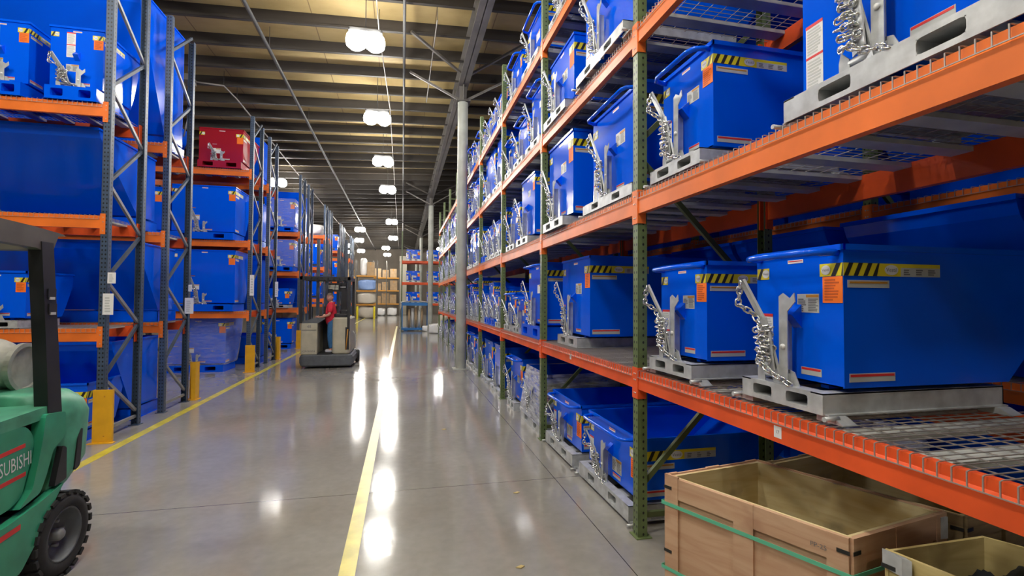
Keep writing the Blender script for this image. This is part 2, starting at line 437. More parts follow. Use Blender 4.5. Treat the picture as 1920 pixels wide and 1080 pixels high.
struct(MB().box(-16, 14, 57, 57.2, 0, 8.5, WALLM).build('wall_back'))
struct(MB().box(-16, 14, -8.2, -8, 0, 8.5, WALLM).build('wall_front'))
# purlins
pm = None
Y0P = 10.36; k = -17
while Y0P + k * 1.075 < 56:
    y = Y0P + k * 1.075; k += 1
    if pm is None:
        g = MB(); d = .27
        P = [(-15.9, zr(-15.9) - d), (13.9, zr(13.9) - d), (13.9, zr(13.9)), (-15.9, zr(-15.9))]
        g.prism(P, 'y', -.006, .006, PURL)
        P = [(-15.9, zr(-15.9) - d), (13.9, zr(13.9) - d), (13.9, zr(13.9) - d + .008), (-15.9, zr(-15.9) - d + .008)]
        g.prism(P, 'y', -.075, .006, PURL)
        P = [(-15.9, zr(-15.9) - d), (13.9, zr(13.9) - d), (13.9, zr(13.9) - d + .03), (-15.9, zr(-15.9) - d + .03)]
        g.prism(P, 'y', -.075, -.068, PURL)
        pm = g.mesh('roof_purlin')
    o = bpy.data.objects.new('roof_purlin', pm); COL.objects.link(o); o.location = (0, y, 0)
    o['kind'] = 'structure'; o['group'] = 'roof purlins'
# girders with columns
for gx in (1.42, -9.2):
    g = MB(); zb = 7.02 + SL * (gx - 1.42)
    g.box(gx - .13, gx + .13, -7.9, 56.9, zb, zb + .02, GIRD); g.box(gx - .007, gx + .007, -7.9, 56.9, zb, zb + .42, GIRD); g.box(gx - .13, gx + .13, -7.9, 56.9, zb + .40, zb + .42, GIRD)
    for yy in range(-7, 56, 4):
        g.box(gx - .12, gx + .12, yy, yy + .012, zb, zb + .42, GIRD)
    struct(g.build('ceiling_beam'), 'steel roof girder running the length of the aisle')
COLS = [-1.9, 11.85, 25.4, 38.9, 52.4]
for gx in (1.42, -9.2):
    for cy in COLS:
        zb = 7.02 + SL * (gx - 1.42)
        g = MB(); g.lathe([(0.128, 0), (0.128, zb - .42)], COLM, seg=24); g.box(-.2, .2, -.2, .2, 0, .012, COLM)
        c = g.build('column', loc=(gx, cy, 0)); struct(c, 'round grey steel column')
        cap = MB().box(-.17, .17, -.17, .17, zb - .42, zb - .40, GIRD).box(-.09, .09, -.012, .012, zb - .40, zb, GIRD).box(-.012, .012, -.13, .13, zb - .40, zb, GIRD)
        cap.build('column_cap', c)
        g = MB()
        for sx_ in (-1, 1):
            for dy in (-1.6, .25):
                z2 = zr(gx + sx_ * 1.35) - .26
                g.bar((gx + sx_ * .1, cy + dy * .35, zb - .3 if dy > 0 else zb + .05), (gx + sx_ * 1.3, cy + dy * 1.0, z2), .05, .05, GIRD)
        b2 = g.build('ceiling_beam'); struct(b2, 'diagonal knee braces from column to purlins')
# ceiling pipes and conduits
HG = bpy.data.objects.new('pipe_hanger', MB().tube([(0, 0, 0), (0, 0, 1)], .006, PIPE, 5).mesh('pipe_hanger'))
def pipe(name, pts, r, mt, label, cat='pipe'):
    o = MB().tube(pts, r, mt, 8).build(name); tag(o, label, cat)
    for a, b_ in zip(pts, pts[1:]):
        n = max(1, int((Vector(b_) - Vector(a)).length / 4.3))
        for i in range(n + 1):
            p = Vector(a).lerp(Vector(b_), i / n)
            if zr(p.x) - p.z > .03 and abs(p.z - pts[0][2]) < .5:
                h = HG.copy() if HG.users_collection else HG
                if not h.users_collection: COL.objects.link(h)
                h.parent = o; h.location = p; h.scale.z = zr(p.x) - p.z
    return o
pipe('sprinkler_pipe', [(-.02, 2, 7.2), (-.02, 54, 7.2)], .032, PIPE, 'straight grey sprinkler pipe running overhead beside the aisle lamps')
pipe('sprinkler_pipe', [(-2.78, 2, 7.0), (-2.86, 20, 7.0), (-2.9, 54, 7.0)], .035, PIPE, 'grey sprinkler pipe crossing the purlins left of the aisle lamps')
pipe('conduit', [(-5.2, 13.2, 7.05), (-4.45, 13.3, 7.05), (-4.36, 14.0, 7.0), (-4.4, 24, 7.0), (-4.45, 54, 7.0)], .02, PIPEL, 'thin pale conduit bent at the end above the left racks', 'conduit')
pipe('conduit', [(-.50, 4, 7.12), (-.52, 10, 7.1), (-.40, 14, 7.1), (-.42, 30, 7.1), (-.42, 54, 7.1)], .012, PIPEL, 'thin pale conduit feeding the row of aisle lamps', 'conduit')
pipe('conduit', [(.62, 9.6, 7.3), (.60, 13.6, 7.25)], .012, PIPEL, 'short thin rod hanging across the purlins left of the grey column', 'conduit')
pipe('sprinkler_pipe', [(-9, 33, 6.55), (1.3, 33, 6.9)], .03, PIPE, 'cross pipe spanning the aisle near the far ceiling lamps')
g = MB().box(-5.6, -5.1, 13.0, 13.4, 7.0, 7.15, GIRD).box(-5.5, -5.3, 13.1, 13.3, 6.85, 7.0, PURL).tube([(-5.2, 13.2, 6.9), (-5.1, 13.1, 6.4), (-5.2, 13.0, 5.6)], .015, PIPEL)
tag(g.build('ceiling_unit'), 'small grey ceiling unit with hanging conduit above the left racks', 'heater')

# ------------------------------------------------------------------ high-bay lamps
def lamp_template():
    r = empty('high_bay_lamp')
    h = MB().rbox(-.30, .30, -.10, .10, .12, .19, PIPE, .03).build('housing', r)
    for sx_ in (-1, 1):
        MB().lathe([(0.0, .12), (0.10, .12), (0.165, .07), (0.185, -.02), (0.17, -.11), (0.10, -.17), (0.0, -.19)], LAMPM, seg=20).build('lens', r, (sx_ * .17, 0, 0))
    MB().tube([(0, 0, 0), (0, 0, 1)], .008, PIPE, 6).build('hanger', r, (0, 0, .19))
    return r
LT = lamp_template(); used = False
LAMPS = [(-.72, 9.2, 6.5, 'nearest glowing twin lamp in the row over the aisle'), (-.70, 13.1, 6.5, 'second glowing twin lamp from the camera over the aisle'),
         (-.71, 17.2, 6.5, 'third twin lamp along the aisle row, past the second'), (-.68, 21.6, 6.5, 'fourth twin lamp along the aisle row before the far lamps'),
         (-5.08, 21.4, 6.5, 'upper of two bright lamps above the left racks'), (-5.16, 24.8, 6.5, 'lower of two bright lamps above the left racks'),
         (-2.9, 34.5, 6.5, 'hanging lamp left of centre over the far aisle'), (-.76, 38.7, 6.5, 'wide lamp over the far end of the aisle'),
         (-4.93, 45.2, 6.5, 'upper of two far lamps above the order picker'), (-5.65, 51.4, 6.5, 'lower of two far lamps above the order picker'),
         (-1.5, 44.5, 6.3, 'upper of the paired far lamps near the end wall'), (-1.55, 50.0, 6.2, 'lower of the paired far lamps near the end wall'),
         (-.7, 5.0, 6.5, ''), (-.7, .9, 6.5, ''), (-9.6, 10.6, 6.3, ''), (1.3, -2.2, 6.5, ''), (-4.6, 2.6, 6.5, ''), (-2.8, .2, 6.5, ''), (-5.9, 30.0, 6.5, ''),  # after the aisle-row pair, lamps added to brighten near fronts and racks
         (6.1, 2.0, 6.6, ''), (6.1, 8.0, 6.6, ''), (6.1, 15.0, 6.6, ''), (7.2, 22.0, 6.6, ''), (-.7, 30.6, 6.5, ''), (6.6, 32.5, 6.5, ''), (-3.4, 40.0, 6.4, ''), (-3.9, 47.8, 6.3, ''), (-10.5, 8.0, 6.3, ''), (-10.5, 20, 6.3, ''), (3.5, 46, 6.5, '')]  # right-side lamps unseen behind the racks; far ones added to brighten that end
extra = 0; SEEN = {}; ORDL = ['first', 'second', 'third', 'fourth', 'fifth', 'sixth', 'seventh', 'eighth', 'ninth', 'tenth', 'eleventh', 'twelfth', 'thirteenth', 'fourteenth']
for x, y, z, lab in LAMPS:
    o = LT if not used else copy_tree(LT); used = True
    o.location = (x, y, z)
    for c_ in o.children:
        if c_.name.startswith('hanger'): c_.scale.z = zr(x) - z - .19
    if not lab:
        extra += 1; side = 'left racks' if x < -2 else ('right racks' if x > 2 else 'aisle')
        SEEN[side] = SEEN.get(side, -1) + 1
        lab = 'twin lamp above the %s among unseen and added fill lamps, %s of them' % (side, ORDL[SEEN[side]])
    tag(o, lab, 'ceiling lamp', 'high bay lamps')

# ------------------------------------------------------------------ racks
def frame_template(name, depth, H, post_mat, brace_mat, brace2, nodes, w=.075):
    r = empty(name)
    for i, x0 in enumerate((0, depth - .075)):
        g = MB(); t = .004
        if i == 0:
            g.box(0, t, 0, w, 0, H, post_mat); g.box(0, .072, 0, t, 0, H, post_mat); g.box(0, .072, w - t, w, 0, H, post_mat)
        else:
            g.box(.071, .075, 0, w, 0, H, post_mat); g.box(.003, .075, 0, t, 0, H, post_mat); g.box(.003, .075, w - t, w, 0, H, post_mat)
        p = g.build('post', r, (x0, 0, 0))
        MB().box(-.02, .10, -.02, w + .02, 0, .008, post_mat).build('foot_plate', p)
    for j, (za, zb_, front) in enumerate(nodes):
        xa, xb = (.06, depth - .06)
        p, q_ = ((xa, w / 2, za), (xb, w / 2, zb_))
        g = MB().bar(p, q_, .038, .03, brace2 if j % 2 else brace_mat, side=(0, 1, 0))
        g.build('brace', r)
    return r
GN = [(.15, .15, 1), (.38, 1.40, 1), (2.72, 1.70, 0), (2.9, 3.9, 1), (5.2, 4.2, 0), (5.45, 5.45, 1), (4.05, 4.05, 1)]
LN = [(.12, .12, 1)]
z = .75
while z < 5.6:
    LN.append((z, z + .58, 1)); LN.append((z - .02, z - .55, 0)); z += 1.17
DR = 1.14
FT_G = frame_template('upright_frame', DR, 5.8, GREEN, BGREEN, BGREEN, GN)
FT_N = frame_template('upright_frame', .84, 5.95, NAVY, BGREY, BNAVY, LN, w=.08)
ufirst = {'g': True, 'n': True}
def frame(kind, loc, rz, label, group):
    T = FT_G if kind == 'g' else FT_N
    o = T if ufirst[kind] else copy_tree(T); ufirst[kind] = False
    o.location = loc; o.rotation_euler = (0, 0, rz); tag(o, label, 'rack frame', group); return o

BEAMM = {}
def beam_tpl(L, h, mt):
    key = (round(L, 3), round(h, 3), mt.name)
    if key in BEAMM: return BEAMM[key], False
    # local: runs +y from 0..L, face at x=0 toward -x, top at z=0
    P = [(0, -h), (.045, -h), (.045, 0), (.012, 0), (.012, -.035), (0, -.045)]
    g = MB(); n = len(P)
    V = [(p[0], 0, p[1]) for p in P] + [(p[0], L, p[1]) for p in P]
    F = [tuple(range(n))[::-1], tuple(range(n, 2 * n))] + [(i, (i + 1) % n, (i + 1) % n + n, i + n) for i in range(n)]
    g.add(V, F, mt)
    o = g.build('shelf_beam')
    for y0 in (-.012, L - .002):
        c = MB().box(-.004, .06, y0 - .004, y0 + .018, -h - .07, .025, mt)
        yy = (-.05, -.004) if y0 < 0 else (L + .004, L + .05)
        c.box(-.006, -.001, min(yy[0], y0), max(yy[1], y0 + .01), -h - .07, .025, mt)
        for zz in (-.02, -h * .5, -h - .03): c.lathe([(0, -.008), (.006, -.008), (.006, -.005)], GALV, axis='x', seg=8, M=Matrix.Translation((0, sum(yy) / 2, zz)))
        c.build('end_connector', o)
    BEAMM[key] = o
    return o, True
def beam(loc, rz, L, h, mt, label, group):
    o, first = beam_tpl(L, h, mt)
    if not first: o = copy_tree(o)
    o.location = loc; o.rotation_euler = (0, 0, rz); tag(o, label, 'rack beam', group); return o

DECK = {}
def deck_tpl(L, D, fine=True):
    key = (round(L, 2), round(D, 2), fine)
    if key in DECK: return DECK[key], False
    g = MB(); r = .0026
    nx = int(L / (.042 if fine else .05))
    def sq(a, b, r=r): g.tube([a, b], r, WIRE, 4, cap=False, smooth=False)
    for i in range(nx + 1):
        y = .012 + (L - .024) * i / nx
        g.tube([(-.006, y, -.042), (-.006, y, .004), (.004, y, .0065), (D, y, .0065)], r, WIRE, 4, cap=False, smooth=False)
    sq((-.009, .008, -.042), (-.009, L - .008, -.042))
    k = int(D / .10)
    for i in range(1, k + 1):
        x = D * i / k; sq((x - .03, 0, .001), (x - .03, L, .001))
    o = g.build('wire_deck')
    for yy in [L * q_ for q_ in ((.12, .37, .63, .88) if L < 1.5 else (.06, .18, .30, .42, .58, .70, .82, .94))]:
        MB().box(.03, D - .03, yy - .05, yy + .05, -.028, -.004, CHAN).build('support_channel', o)
    DECK[key] = o
    return o, True
def deck(loc, rz, L, D, label, group, fine=True):
    o, first = deck_tpl(L, D, fine)
    if not first: o = copy_tree(o)
    o.location = loc; o.rotation_euler = (0, 0, rz); tag(o, label, 'wire deck', group); return o

XF = 1.66
YS = [.73, 3.18, 5.64, 8.09, 10.54, 12.99, 15.44, 17.87, 20.32, 22.75]
LEV = [1.19, 2.48, 3.72, 4.90]
ORD = ['nearest', 'second', 'third', 'fourth', 'fifth', 'sixth', 'seventh', 'eighth', 'ninth', 'tenth', 'eleventh']
SHN = ['lowest', 'second', 'third', 'top']
HB = [.128, .15, .13, .13]
for i, y in enumerate(YS):
    frame('g', (XF, y, 0), 0, 'green punched upright frame, %s one along the front of the right rack' % ORD[i], 'green frames of the right rack')
for i in range(len(YS) - 1):
    L = YS[i + 1] - YS[i] - .075
    for l, z in enumerate(LEV):
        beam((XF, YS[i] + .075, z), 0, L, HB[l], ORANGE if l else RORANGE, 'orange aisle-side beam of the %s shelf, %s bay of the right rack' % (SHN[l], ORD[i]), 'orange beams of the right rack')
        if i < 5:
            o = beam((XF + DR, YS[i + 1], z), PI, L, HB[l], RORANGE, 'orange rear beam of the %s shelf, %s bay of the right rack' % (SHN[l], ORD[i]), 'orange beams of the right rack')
        half = L / 2 - .01
        for q_ in range(2):
            deck((XF, YS[i] + .08 + q_ * (half + .015), z), 0, half, DR, 'grey wire deck on %s shelf, %s bay of right rack, %s half' % (SHN[l], ORD[i], ('near', 'far')[q_]), 'wire decks of the right rack', i < 3)
# small location stickers on beams
for (y, z, s_) in ((1.86, 1.11, 'in the nearest bay'), (4.6, 1.13, 'in the second bay')):
    g = MB(); d = Decal(g, (XF - .0005, y, z), (0, -1, 0), (0, 0, 1)); d.rect(-.022, .022, -.026, .026, WHT); d.text('17', 0, 0, .022, TXT)
    tag(g.build('beam_sticker'), 'small white square sticker on the lowest beam %s' % s_, 'sticker')

# second rack behind
X2 = 3.76
for i, y in enumerate(YS[:5]):
    frame('g', (X2, y, 0), 0, 'green upright frame, %s one of the back-to-back rack behind' % ORD[i], 'green frames of the rack behind')
for i in range(4):
    L = YS[i + 1] - YS[i] - .075
    for l, z in enumerate(LEV):
        beam((X2, YS[i] + .075, z), 0, L, HB[l], ORANGE, 'orange inner beam of the %s shelf, %s bay of the rack behind' % (SHN[l], ORD[i]), 'orange beams of the rack behind')
        beam((X2 + DR, YS[i + 1], z), PI, L, HB[l], ORANGE, 'orange outer beam of the %s shelf, %s bay of the rack behind' % (SHN[l], ORD[i]), 'orange beams of the rack behind')
        deck((X2, YS[i] + .08, z), 0, L - .01, DR, 'grey wire deck on the %s shelf, %s bay of the rack behind' % (SHN[l], ORD[i]), 'wire decks of the rack behind', False)
X3 = 8.1
for i, y in enumerate(YS[:4]):
    frame('g', (X3, y + 1.1, 0), 0, 'green upright frame, %s one of the farthest right rack with red hoppers' % ORD[i], 'green frames of the farthest right rack')
for i in range(3):
    L = YS[i + 1] - YS[i] - .075
    for l, z in enumerate(LEV):
        beam((X3, YS[i] + 1.175, z), 0, L, HB[l], ORANGE, 'orange beam of the %s shelf, %s bay of the farthest right rack' % (SHN[l], ORD[i]), 'orange beams of the farthest right rack')

# ------------------------------------------------------------------ hoppers
def link(g, c, d, nrm, L=.034, wd=.022, r=.0042, seg=6, n=10, mt=CHROME):
    d = Vector(d).normalized(); nrm = Vector(nrm); s_ = d.cross(nrm).normalized()
    pts = []
    for i in range(n):
        t = 2 * PI * i / n
        a = math.cos(t); b_ = math.sin(t)
        pts.append(Vector(c) + d * ((L - wd) / 2 * (1 if a > 0.01 else -1 if a < -0.01 else 0) + a * wd / 2) + s_ * b_ * wd / 2)
    g.tube(pts, r, mt, seg, closed=True)
def chain(g, pts, pitch=.028, lod=2, sc=1.0):
    P = [Vector(p) for p in pts]; k = 0; carry = 0
    for a, b_ in zip(P, P[1:]):
        L = (b_ - a).length; d = (b_ - a) / L; s_ = carry
        while s_ < L:
            c = a + d * s_
            n1_ = d.cross(Vector((.3, .9, .2))).normalized(); n2_ = d.cross(n1_)
            link(g, c, d, n1_ if k % 2 else n2_, L=.040 * sc, wd=.026 * sc, r=.0048 * sc, seg=6 if lod == 2 else 3, n=10 if lod == 2 else 6)
            k += 1; s_ += pitch * sc
        carry = s_ - L
def holed_plate(g, x0, x1, z0, z1, holes, y0, y1, m, r=.015):
    xs = x0
    for (a, b_, c, d) in sorted(holes):
        g.box(xs, a, y0, y1, z0, z1, m); g.box(a, b_, y0, y1, z0, c, m); g.box(a, b_, y0, y1, d, z1, m)
        for (px, pz, sx_, sz) in ((a, c, 1, 1), (b_, c, -1, 1), (a, d, 1, -1), (b_, d, -1, -1)):
            for f1, f2 in ((1.0, .30), (.30, 1.0)):
                g.prism([(px, pz), (px + sx_ * r * f1, pz), (px, pz + sz * r * f2)], 'y', y0 + .0002, y1 - .0002, m)
        xs = b_
    g.box(xs, x1, y0, y1, z0, z1, m)

HT = {}
def hopper_tpl(w, h, Lb, Lt, bw, hb, bmat, pmat, lod, feet, handle, wrap, setb=.10, tags=True, style='R'):
    """w body width, h total height, Lb/Lt bottom/top length, bw/hb base width/height; front faces local -y"""
    key = (w, h, Lb, Lt, bw, hb, bmat.name, pmat.name, lod, feet, handle, wrap, setb, tags, style)
    if key in HT: return HT[key], False
    R = empty('dumping_hopper'); t = .006
    f = .028 if feet else 0.0
    # base
    g = MB(); z0, z1 = f, f + hb
    pw = min(.15, bw * .25) if bmat is GALV else min(.22, bw * .24); px = bw * .215 if bmat is GALV else bw * .27; ph = hb * .56
    zc = (z0 + z1) / 2
    if lod:
        holed_plate(g, -bw / 2, bw / 2, z0, z1, [(-px - pw / 2, -px + pw / 2, zc - ph / 2, zc + ph / 2), (px - pw / 2, px + pw / 2, zc - ph / 2, zc + ph / 2)], 0, t, bmat, r=min(.016, ph * .3))
    else:
        g.box(-bw / 2, bw / 2, 0, t, z0, z1, bmat)
        for s_ in (-1, 1): g.box(s_ * px - pw / 2, s_ * px + pw / 2, -.002, .001, zc - ph / 2, zc + ph / 2, BLACK)  # black plates stand in for the shade inside the fork pockets
    Lbase = Lb + setb - .02
    g.box(-bw / 2, bw / 2, t, .07, z1 - t, z1, bmat)
    for s_ in (-1, 1):
        xa, xb = sorted((s_ * bw / 2, s_ * (bw / 2 - t)))
        g.box(xa, xb, t, Lbase, z0, z1, bmat)
        xa, xb = sorted((s_ * bw / 2, s_ * (bw / 2 - .06)))
        g.box(xa, xb, .0, Lbase, z1 - t, z1 + .0005, bmat)
        xa, xb = sorted((s_ * (bw / 2 - .001), s_ * (bw / 2 + .018)))
        g.box(xa, xb, .01, Lbase, z0, z0 + t, bmat)
        # fork tunnels
        if lod:
            ya, yb = t, Lbase * .92; a_, b_ = s_ * px - pw / 2, s_ * px + pw / 2; c_, d_ = zc - ph / 2, zc + ph / 2
            g.box(a_ - t, a_, ya, yb, c_ - t, d_ + t, bmat); g.box(b_, b_ + t, ya, yb, c_ - t, d_ + t, bmat)
            g.box(a_, b_, ya, yb, c_ - t, c_, bmat); g.box(a_, b_, ya, yb, d_, d_ + t, bmat); g.box(a_, b_, yb - t, yb, c_, d_, BLACK)  # black end plate added to keep the pocket looking dark
    g.box(-bw / 2, bw / 2, Lbase - t, Lbase, z0, z1, bmat)
    base = g.build('base', R)
    if feet:
        for sx_ in (-1, 1):
            for yy in (0.0, Lbase - .1):
                q_ = MB()
                q_.prism([(sx_ * bw / 2 - sx_ * .05, z0), (sx_ * bw / 2 + sx_ * .03, z0), (sx_ * bw / 2 + sx_ * .075, z0 - f + .004), (sx_ * bw / 2 + sx_ * .075, z0 - f), (sx_ * bw / 2 - sx_ * .05, z0 - f)], 'y', yy + .02, yy + .09, bmat)
                if yy == 0:
                    q_.tube([(sx_ * (bw / 2 + .035), -.03, z0 - .006), (sx_ * (bw / 2 + .035), .04, z0 - .006)], .011, bmat, 10)
                q_.build('foot', R)
    # bin
    g = MB(); y0 = setb; zb = z1 + .02; zt = h
    P = [(y0, zb), (y0 + Lb, zb), (y0 + Lb + (Lt - Lb) * .30, zb + (zt - zb) * .20), (y0 + Lb + (Lt - Lb) * .92, zb + (zt - zb) * .68), (y0 + Lt, zt)] if tags else [(y0, zb), (y0 + Lb, zb), (y0 + Lb + (Lt - Lb) * .94, zb + (zt - zb) * .88), (y0 + Lt, zt)]
    PP = P + [(y0, zt)]
    for s_ in (-1, 1):
        a, b_ = sorted((s_ * w / 2, s_ * (w / 2 - t))); g.prism(PP, 'x', a, b_, pmat)
    g.box(-w / 2 + t, w / 2 - t, y0, y0 + t, zb, zt, pmat)
    g.box(-w / 2 + t, w / 2 - t, y0, y0 + Lb, zb, zb + t, pmat)
    for a, b_ in zip(P[1:], P[2:]):
        d = Vector((b_[0] - a[0], b_[1] - a[1])).normalized(); nx_ = Vector((-d[1], d[0])) * t
        V = [(s_ * (w / 2 - t), p[0] + k_ * nx_[0], p[1] + k_ * nx_[1]) for s_ in (-1, 1) for p in (a, b_) for k_ in (0, 1)]
        g.add(V, [(0, 2, 6, 4), (1, 5, 7, 3), (0, 1, 3, 2), (4, 6, 7, 5), (0, 4, 5, 1), (2, 3, 7, 6)], pmat)
    # rolled rim
    e_ = .012
    for s_ in (-1, 1):
        a, b_ = sorted((s_ * (w / 2 - .002), s_ * (w / 2 + e_))); g.box(a, b_, y0 - e_, y0 + Lt, zt - .022, zt + .003, pmat)
    g.box(-w / 2 - e_, w / 2 + e_, y0 - e_, y0, zt - .022, zt + .003, pmat)
    g.box(-w / 2 - e_, w / 2 + e_, y0 + Lt - .004, y0 + Lt + e_, zt - .03, zt + .003, pmat)
    if lod == 2:   # pressed ribs under the bin
        for xx in (-w * .25, w * .25): g.box(xx - .02, xx + .02, y0 + .03, y0 + Lb - .03, z1 + .0, zb, pmat)
        g.prism([(y0 - .055, z1 + .5 * h - .05), (y0, z1 + .5 * h - .11), (y0, z1 + .5 * h)], 'x', -.02, .035, pmat)
    bin_ = g.build('bin', R)
    # handle bar
    if handle and lod:
        hz = zt - .03; o_ = .11; hw = w * .40
        q_ = MB().tube([(-hw - .02, y0, hz), (-hw - .02, y0 - .03, hz), (-hw, y0 - o_ * .8, hz), (-hw + .05, y0 - o_, hz), (hw - .05, y0 - o_, hz), (hw, y0 - o_ * .8, hz), (hw + .02, y0 - .03, hz), (hw + .02, y0, hz)], .016, pmat, 10)
        q_.build('push_handle', R)
    # latch: flat plate with forked top, lever and chain
    lx = -.06 * min(1.6, w / .5); H_ = h - z1
    lt_ = (min(.62 * H_, .42) if lod else .5 * H_) if style == 'R' else min(.26 * H_, .22)
    if style != 'R': H_ = H_ * .62
    g = MB(); lx0 = lx; lx = lx - .06 * (1 if style == 'R' else 0)
    g.box(lx + .10, lx + .106, y0 - .075, y0 - .01, z1 - .02, z1 + lt_ - .05, GALV)
    g.box(lx + .10, lx + .150, y0 - .077, y0 - .072, z1 - .02, z1 + lt_ - .05, GALV)
    zt_ = z1 + lt_ - .05
    g.prism([(lx + .10, zt_), (lx + .15, zt_), (lx + .195, zt_ + .045), (lx + .19, zt_ + .085), (lx + .165, zt_ + .06), (lx + .125, zt_ + .085), (lx + .10, zt_ + .07)], 'y', y0 - .077, y0 - .072, GALV)
    g.prism([(lx + .08, z1 - .05), (lx + .2, z1 - .0), (lx + .17, z1 + .06), (lx + .1, z1 + .08)], 'y', y0 - .060, y0 - .055, GALV)
    if lod: g.lathe([(0, y0 - .084), (.012, y0 - .084), (.012, y0 - .076)], WHT, axis='y', seg=10, M=Matrix.Translation((lx + .126, 0, z1 + lt_ * .45)))
    g.build('latch_plate', R); lx = lx0
    g = MB(); top = (lx - .115, y0 - .15, z1 + min(H_ * .78, .60)); mid = (lx - .045, y0 - .095, z1 + min(.48 * H_, .36)); bot = (lx + .02, y0 - .06, z1 - .01)
    g.bar(bot, mid, .075, .012, GALV, side=(.3, 1, .2)); g.bar(mid, top, .048, .012, GALV, side=(.3, 1, .2))
    g.bar((lx - .01, y0 - .075, z1 + .06), (lx - .02, y0 - .09, z1 + min(.38 * H_, .3)), .10, .006, GALV, side=(.5, 1, .1))
    if lod:
        g.tube([(lx - .06, y0 - .06, z1 + .035), (lx + .09, y0 - .06, z1 + .035)], .016, GALV, 10)
        g.prism([(lx - .10, z1), (lx - .05, z1 - .01), (lx - .055, z1 + .05), (lx - .09, z1 + .09), (lx - .10, z1 + .05)], 'y', y0 - .075, y0 - .07, GALV)
    g.build('release_lever', R)
    g = MB()
    tp = (top[0], top[1] - .012, top[2] - .02)
    cpts = [tp, (top[0] - .005, top[1] - .02, top[2] - .12), (mid[0] - .03, mid[1] - .02, mid[2] + .02), (mid[0] + .03, mid[1] - .03, mid[2] - .05)]
    rr = random.Random(3)
    zc_ = mid[2] - .04; n = 11 if lod == 2 else 7 if lod else 5
    for i in range(n * 2):
        th = i * PI * .55; rad_ = .046
        cpts.append((lx - .02 + (mid[0] - lx) * .3 + rad_ * math.cos(th), y0 - .095 + .02 * math.sin(th), zc_ - i * (zc_ - z1 - .07) / (n * 2)))
    cpts += [(lx + .03, y0 - .10, z1 + .04), (lx + .09, y0 - .095, z1 + .02), (lx + .13, y0 - .09, z1 + .0)]
    chain(g, cpts, .03 if lod else .045, lod, 1.0 if lod else 1.25)
    g.build('chain', R)
    # printed labels
    if tags:
        sc = 1.0 if w < .8 else 1.35
        th_ = .055 * sc
        g = MB(); d = Decal(g, (0, y0 - .0005, zt - .075 * sc), (1, 0, 0), (0, 0, 1))
        for a0, a1, lg in ((-w / 2 + .004, -w / 2 + .085 * sc, .72), (w / 2 - .115 * sc, w / 2 - .001, .3)):
            d.rect(a0, a1, -th_, 0, YEL); L_ = a1 - a0
            if lg > .5: d.stripes(a0, a0 + L_ * .55, -th_, 0, .05 * sc)
            else: d.stripes(a0 + L_ * .5, a1, -th_, 0, .05 * sc)
            c_ = a0 + L_ * (.74 if lg > .5 else .28)
            d.oval(c_, -th_ / 2, .0235 * sc, .021 * sc, WHT, 2)
            if lod == 2: d.text('Vestil', c_, -th_ / 2, .0165 * sc, TXT, 3)
        g.build('front_hazard_strip', R)['label'] = 'yellow and black striped sticker with white oval'
        g = MB(); d = Decal(g, (w / 2 + .0005, y0, zt - .075 * sc), (0, 1, 0), (0, 0, 1))
        a1 = min(.52 * sc, Lb * .72)
        d.rect(0, a1 * .58, -th_, 0, YEL); d.stripes(.0, a1 * .36, -th_, 0, .05 * sc)
        d.oval(a1 * .48, -th_ / 2, .037 * sc, .022 * sc, WHT, 2)
        if lod == 2: d.text('Vestil', a1 * .48, -th_ / 2, .026 * sc, TXT, 3)
        d.rect(a1 * .58, a1, -th_, -th_ * .3, GRYL); d.rect(a1 * .58, a1, -th_ * .3, 0, YEL)
        if lod == 2:
            for c_ in (.65, .78, .91): d.lines(a1 * c_ - .02, a1 * c_ + .02, -th_ * .9, -th_ * .4, 3, TXT, 1, .6)
        d.rect(.02, .02 + a1 * .42, -th_ - .05 * sc, -th_ - .018 * sc, GRYL); d.rect(.03, .01 + a1 * .42, -th_ - .032 * sc, -th_ - .024 * sc, BROWN, 1)
        g.build('side_hazard_strip', R)['label'] = 'long striped side sticker ending in a printed panel'
        g = MB(); d = Decal(g, (w / 2 + .0005, y0, zb + .025), (0, 1, 0), (0, 0, 1))
        d.rect(.025, .025 + a1 * .46, 0, .036 * sc, GRYL); d.rect(.03, .02 + a1 * .46, .022 * sc, .032 * sc, REDL, 1)
        g.build('side_warning_strip', R)
        g = MB(); d = Decal(g, (w / 2 - .002, y0 - .0005, zt - .085 * sc - th_), (1, 0, 0), (0, 0, 1))
        d.rect(-.098 * sc, 0, -.105 * sc, .008, ORG, 1)
        if lod == 2: d.lines(-.088 * sc, -.014, -.098 * sc, 0, 8, ORGK, 2, .55)
        g.build('orange_tag', R)
        g = MB(); d = Decal(g, (w * .02, y0 - .0005, zt - .15 * sc - th_) if style == 'R' else (-w * .20, y0 - .0005, zb + .30 * (zt - zb) + .06), (1, 0, 0), (0, 0, 1))
        aw = min(.13, w * .24) * sc
        d.rect(0, aw, -.085 * sc, 0, WHT if lod < 2 else GRYL); d.rect(aw * .42, aw * .98, -.016 * sc, -.004, BROWN, 1)
        if lod == 2:
            d.lines(.006, aw * .45, -.08 * sc, -.02, 7, TXT, 1, .5); d.lines(aw * .52, aw * .97, -.08 * sc, -.02, 8, TXT, 1, .7)
        g.build('warning_label', R)
        g = MB(); d = Decal(g, (-w / 2 + .018, y0 - .0005, z1 + .04) if style == 'R' else (-w * .2, y0 - .0005, zb + .50 * (zt - zb)), (1, 0, 0), (0, 0, 1))
        ih = min(.30, (h - z1) * .45)
        if style == 'L' and w > .7: ih = .02
        d.rect(0, .09, 0, ih, WHT); d.rect(0, .09, ih - .014, ih, REDL, 1); d.rect(0, .09, ih * .48, ih * .48 + .011, REDL, 1)
        if lod == 2: d.lines(.008, .084, .008, ih * .45, 9, GRYL, 1, .7); d.lines(.008, .084, ih * .54, ih - .02, 9, GRYL, 1, .7)
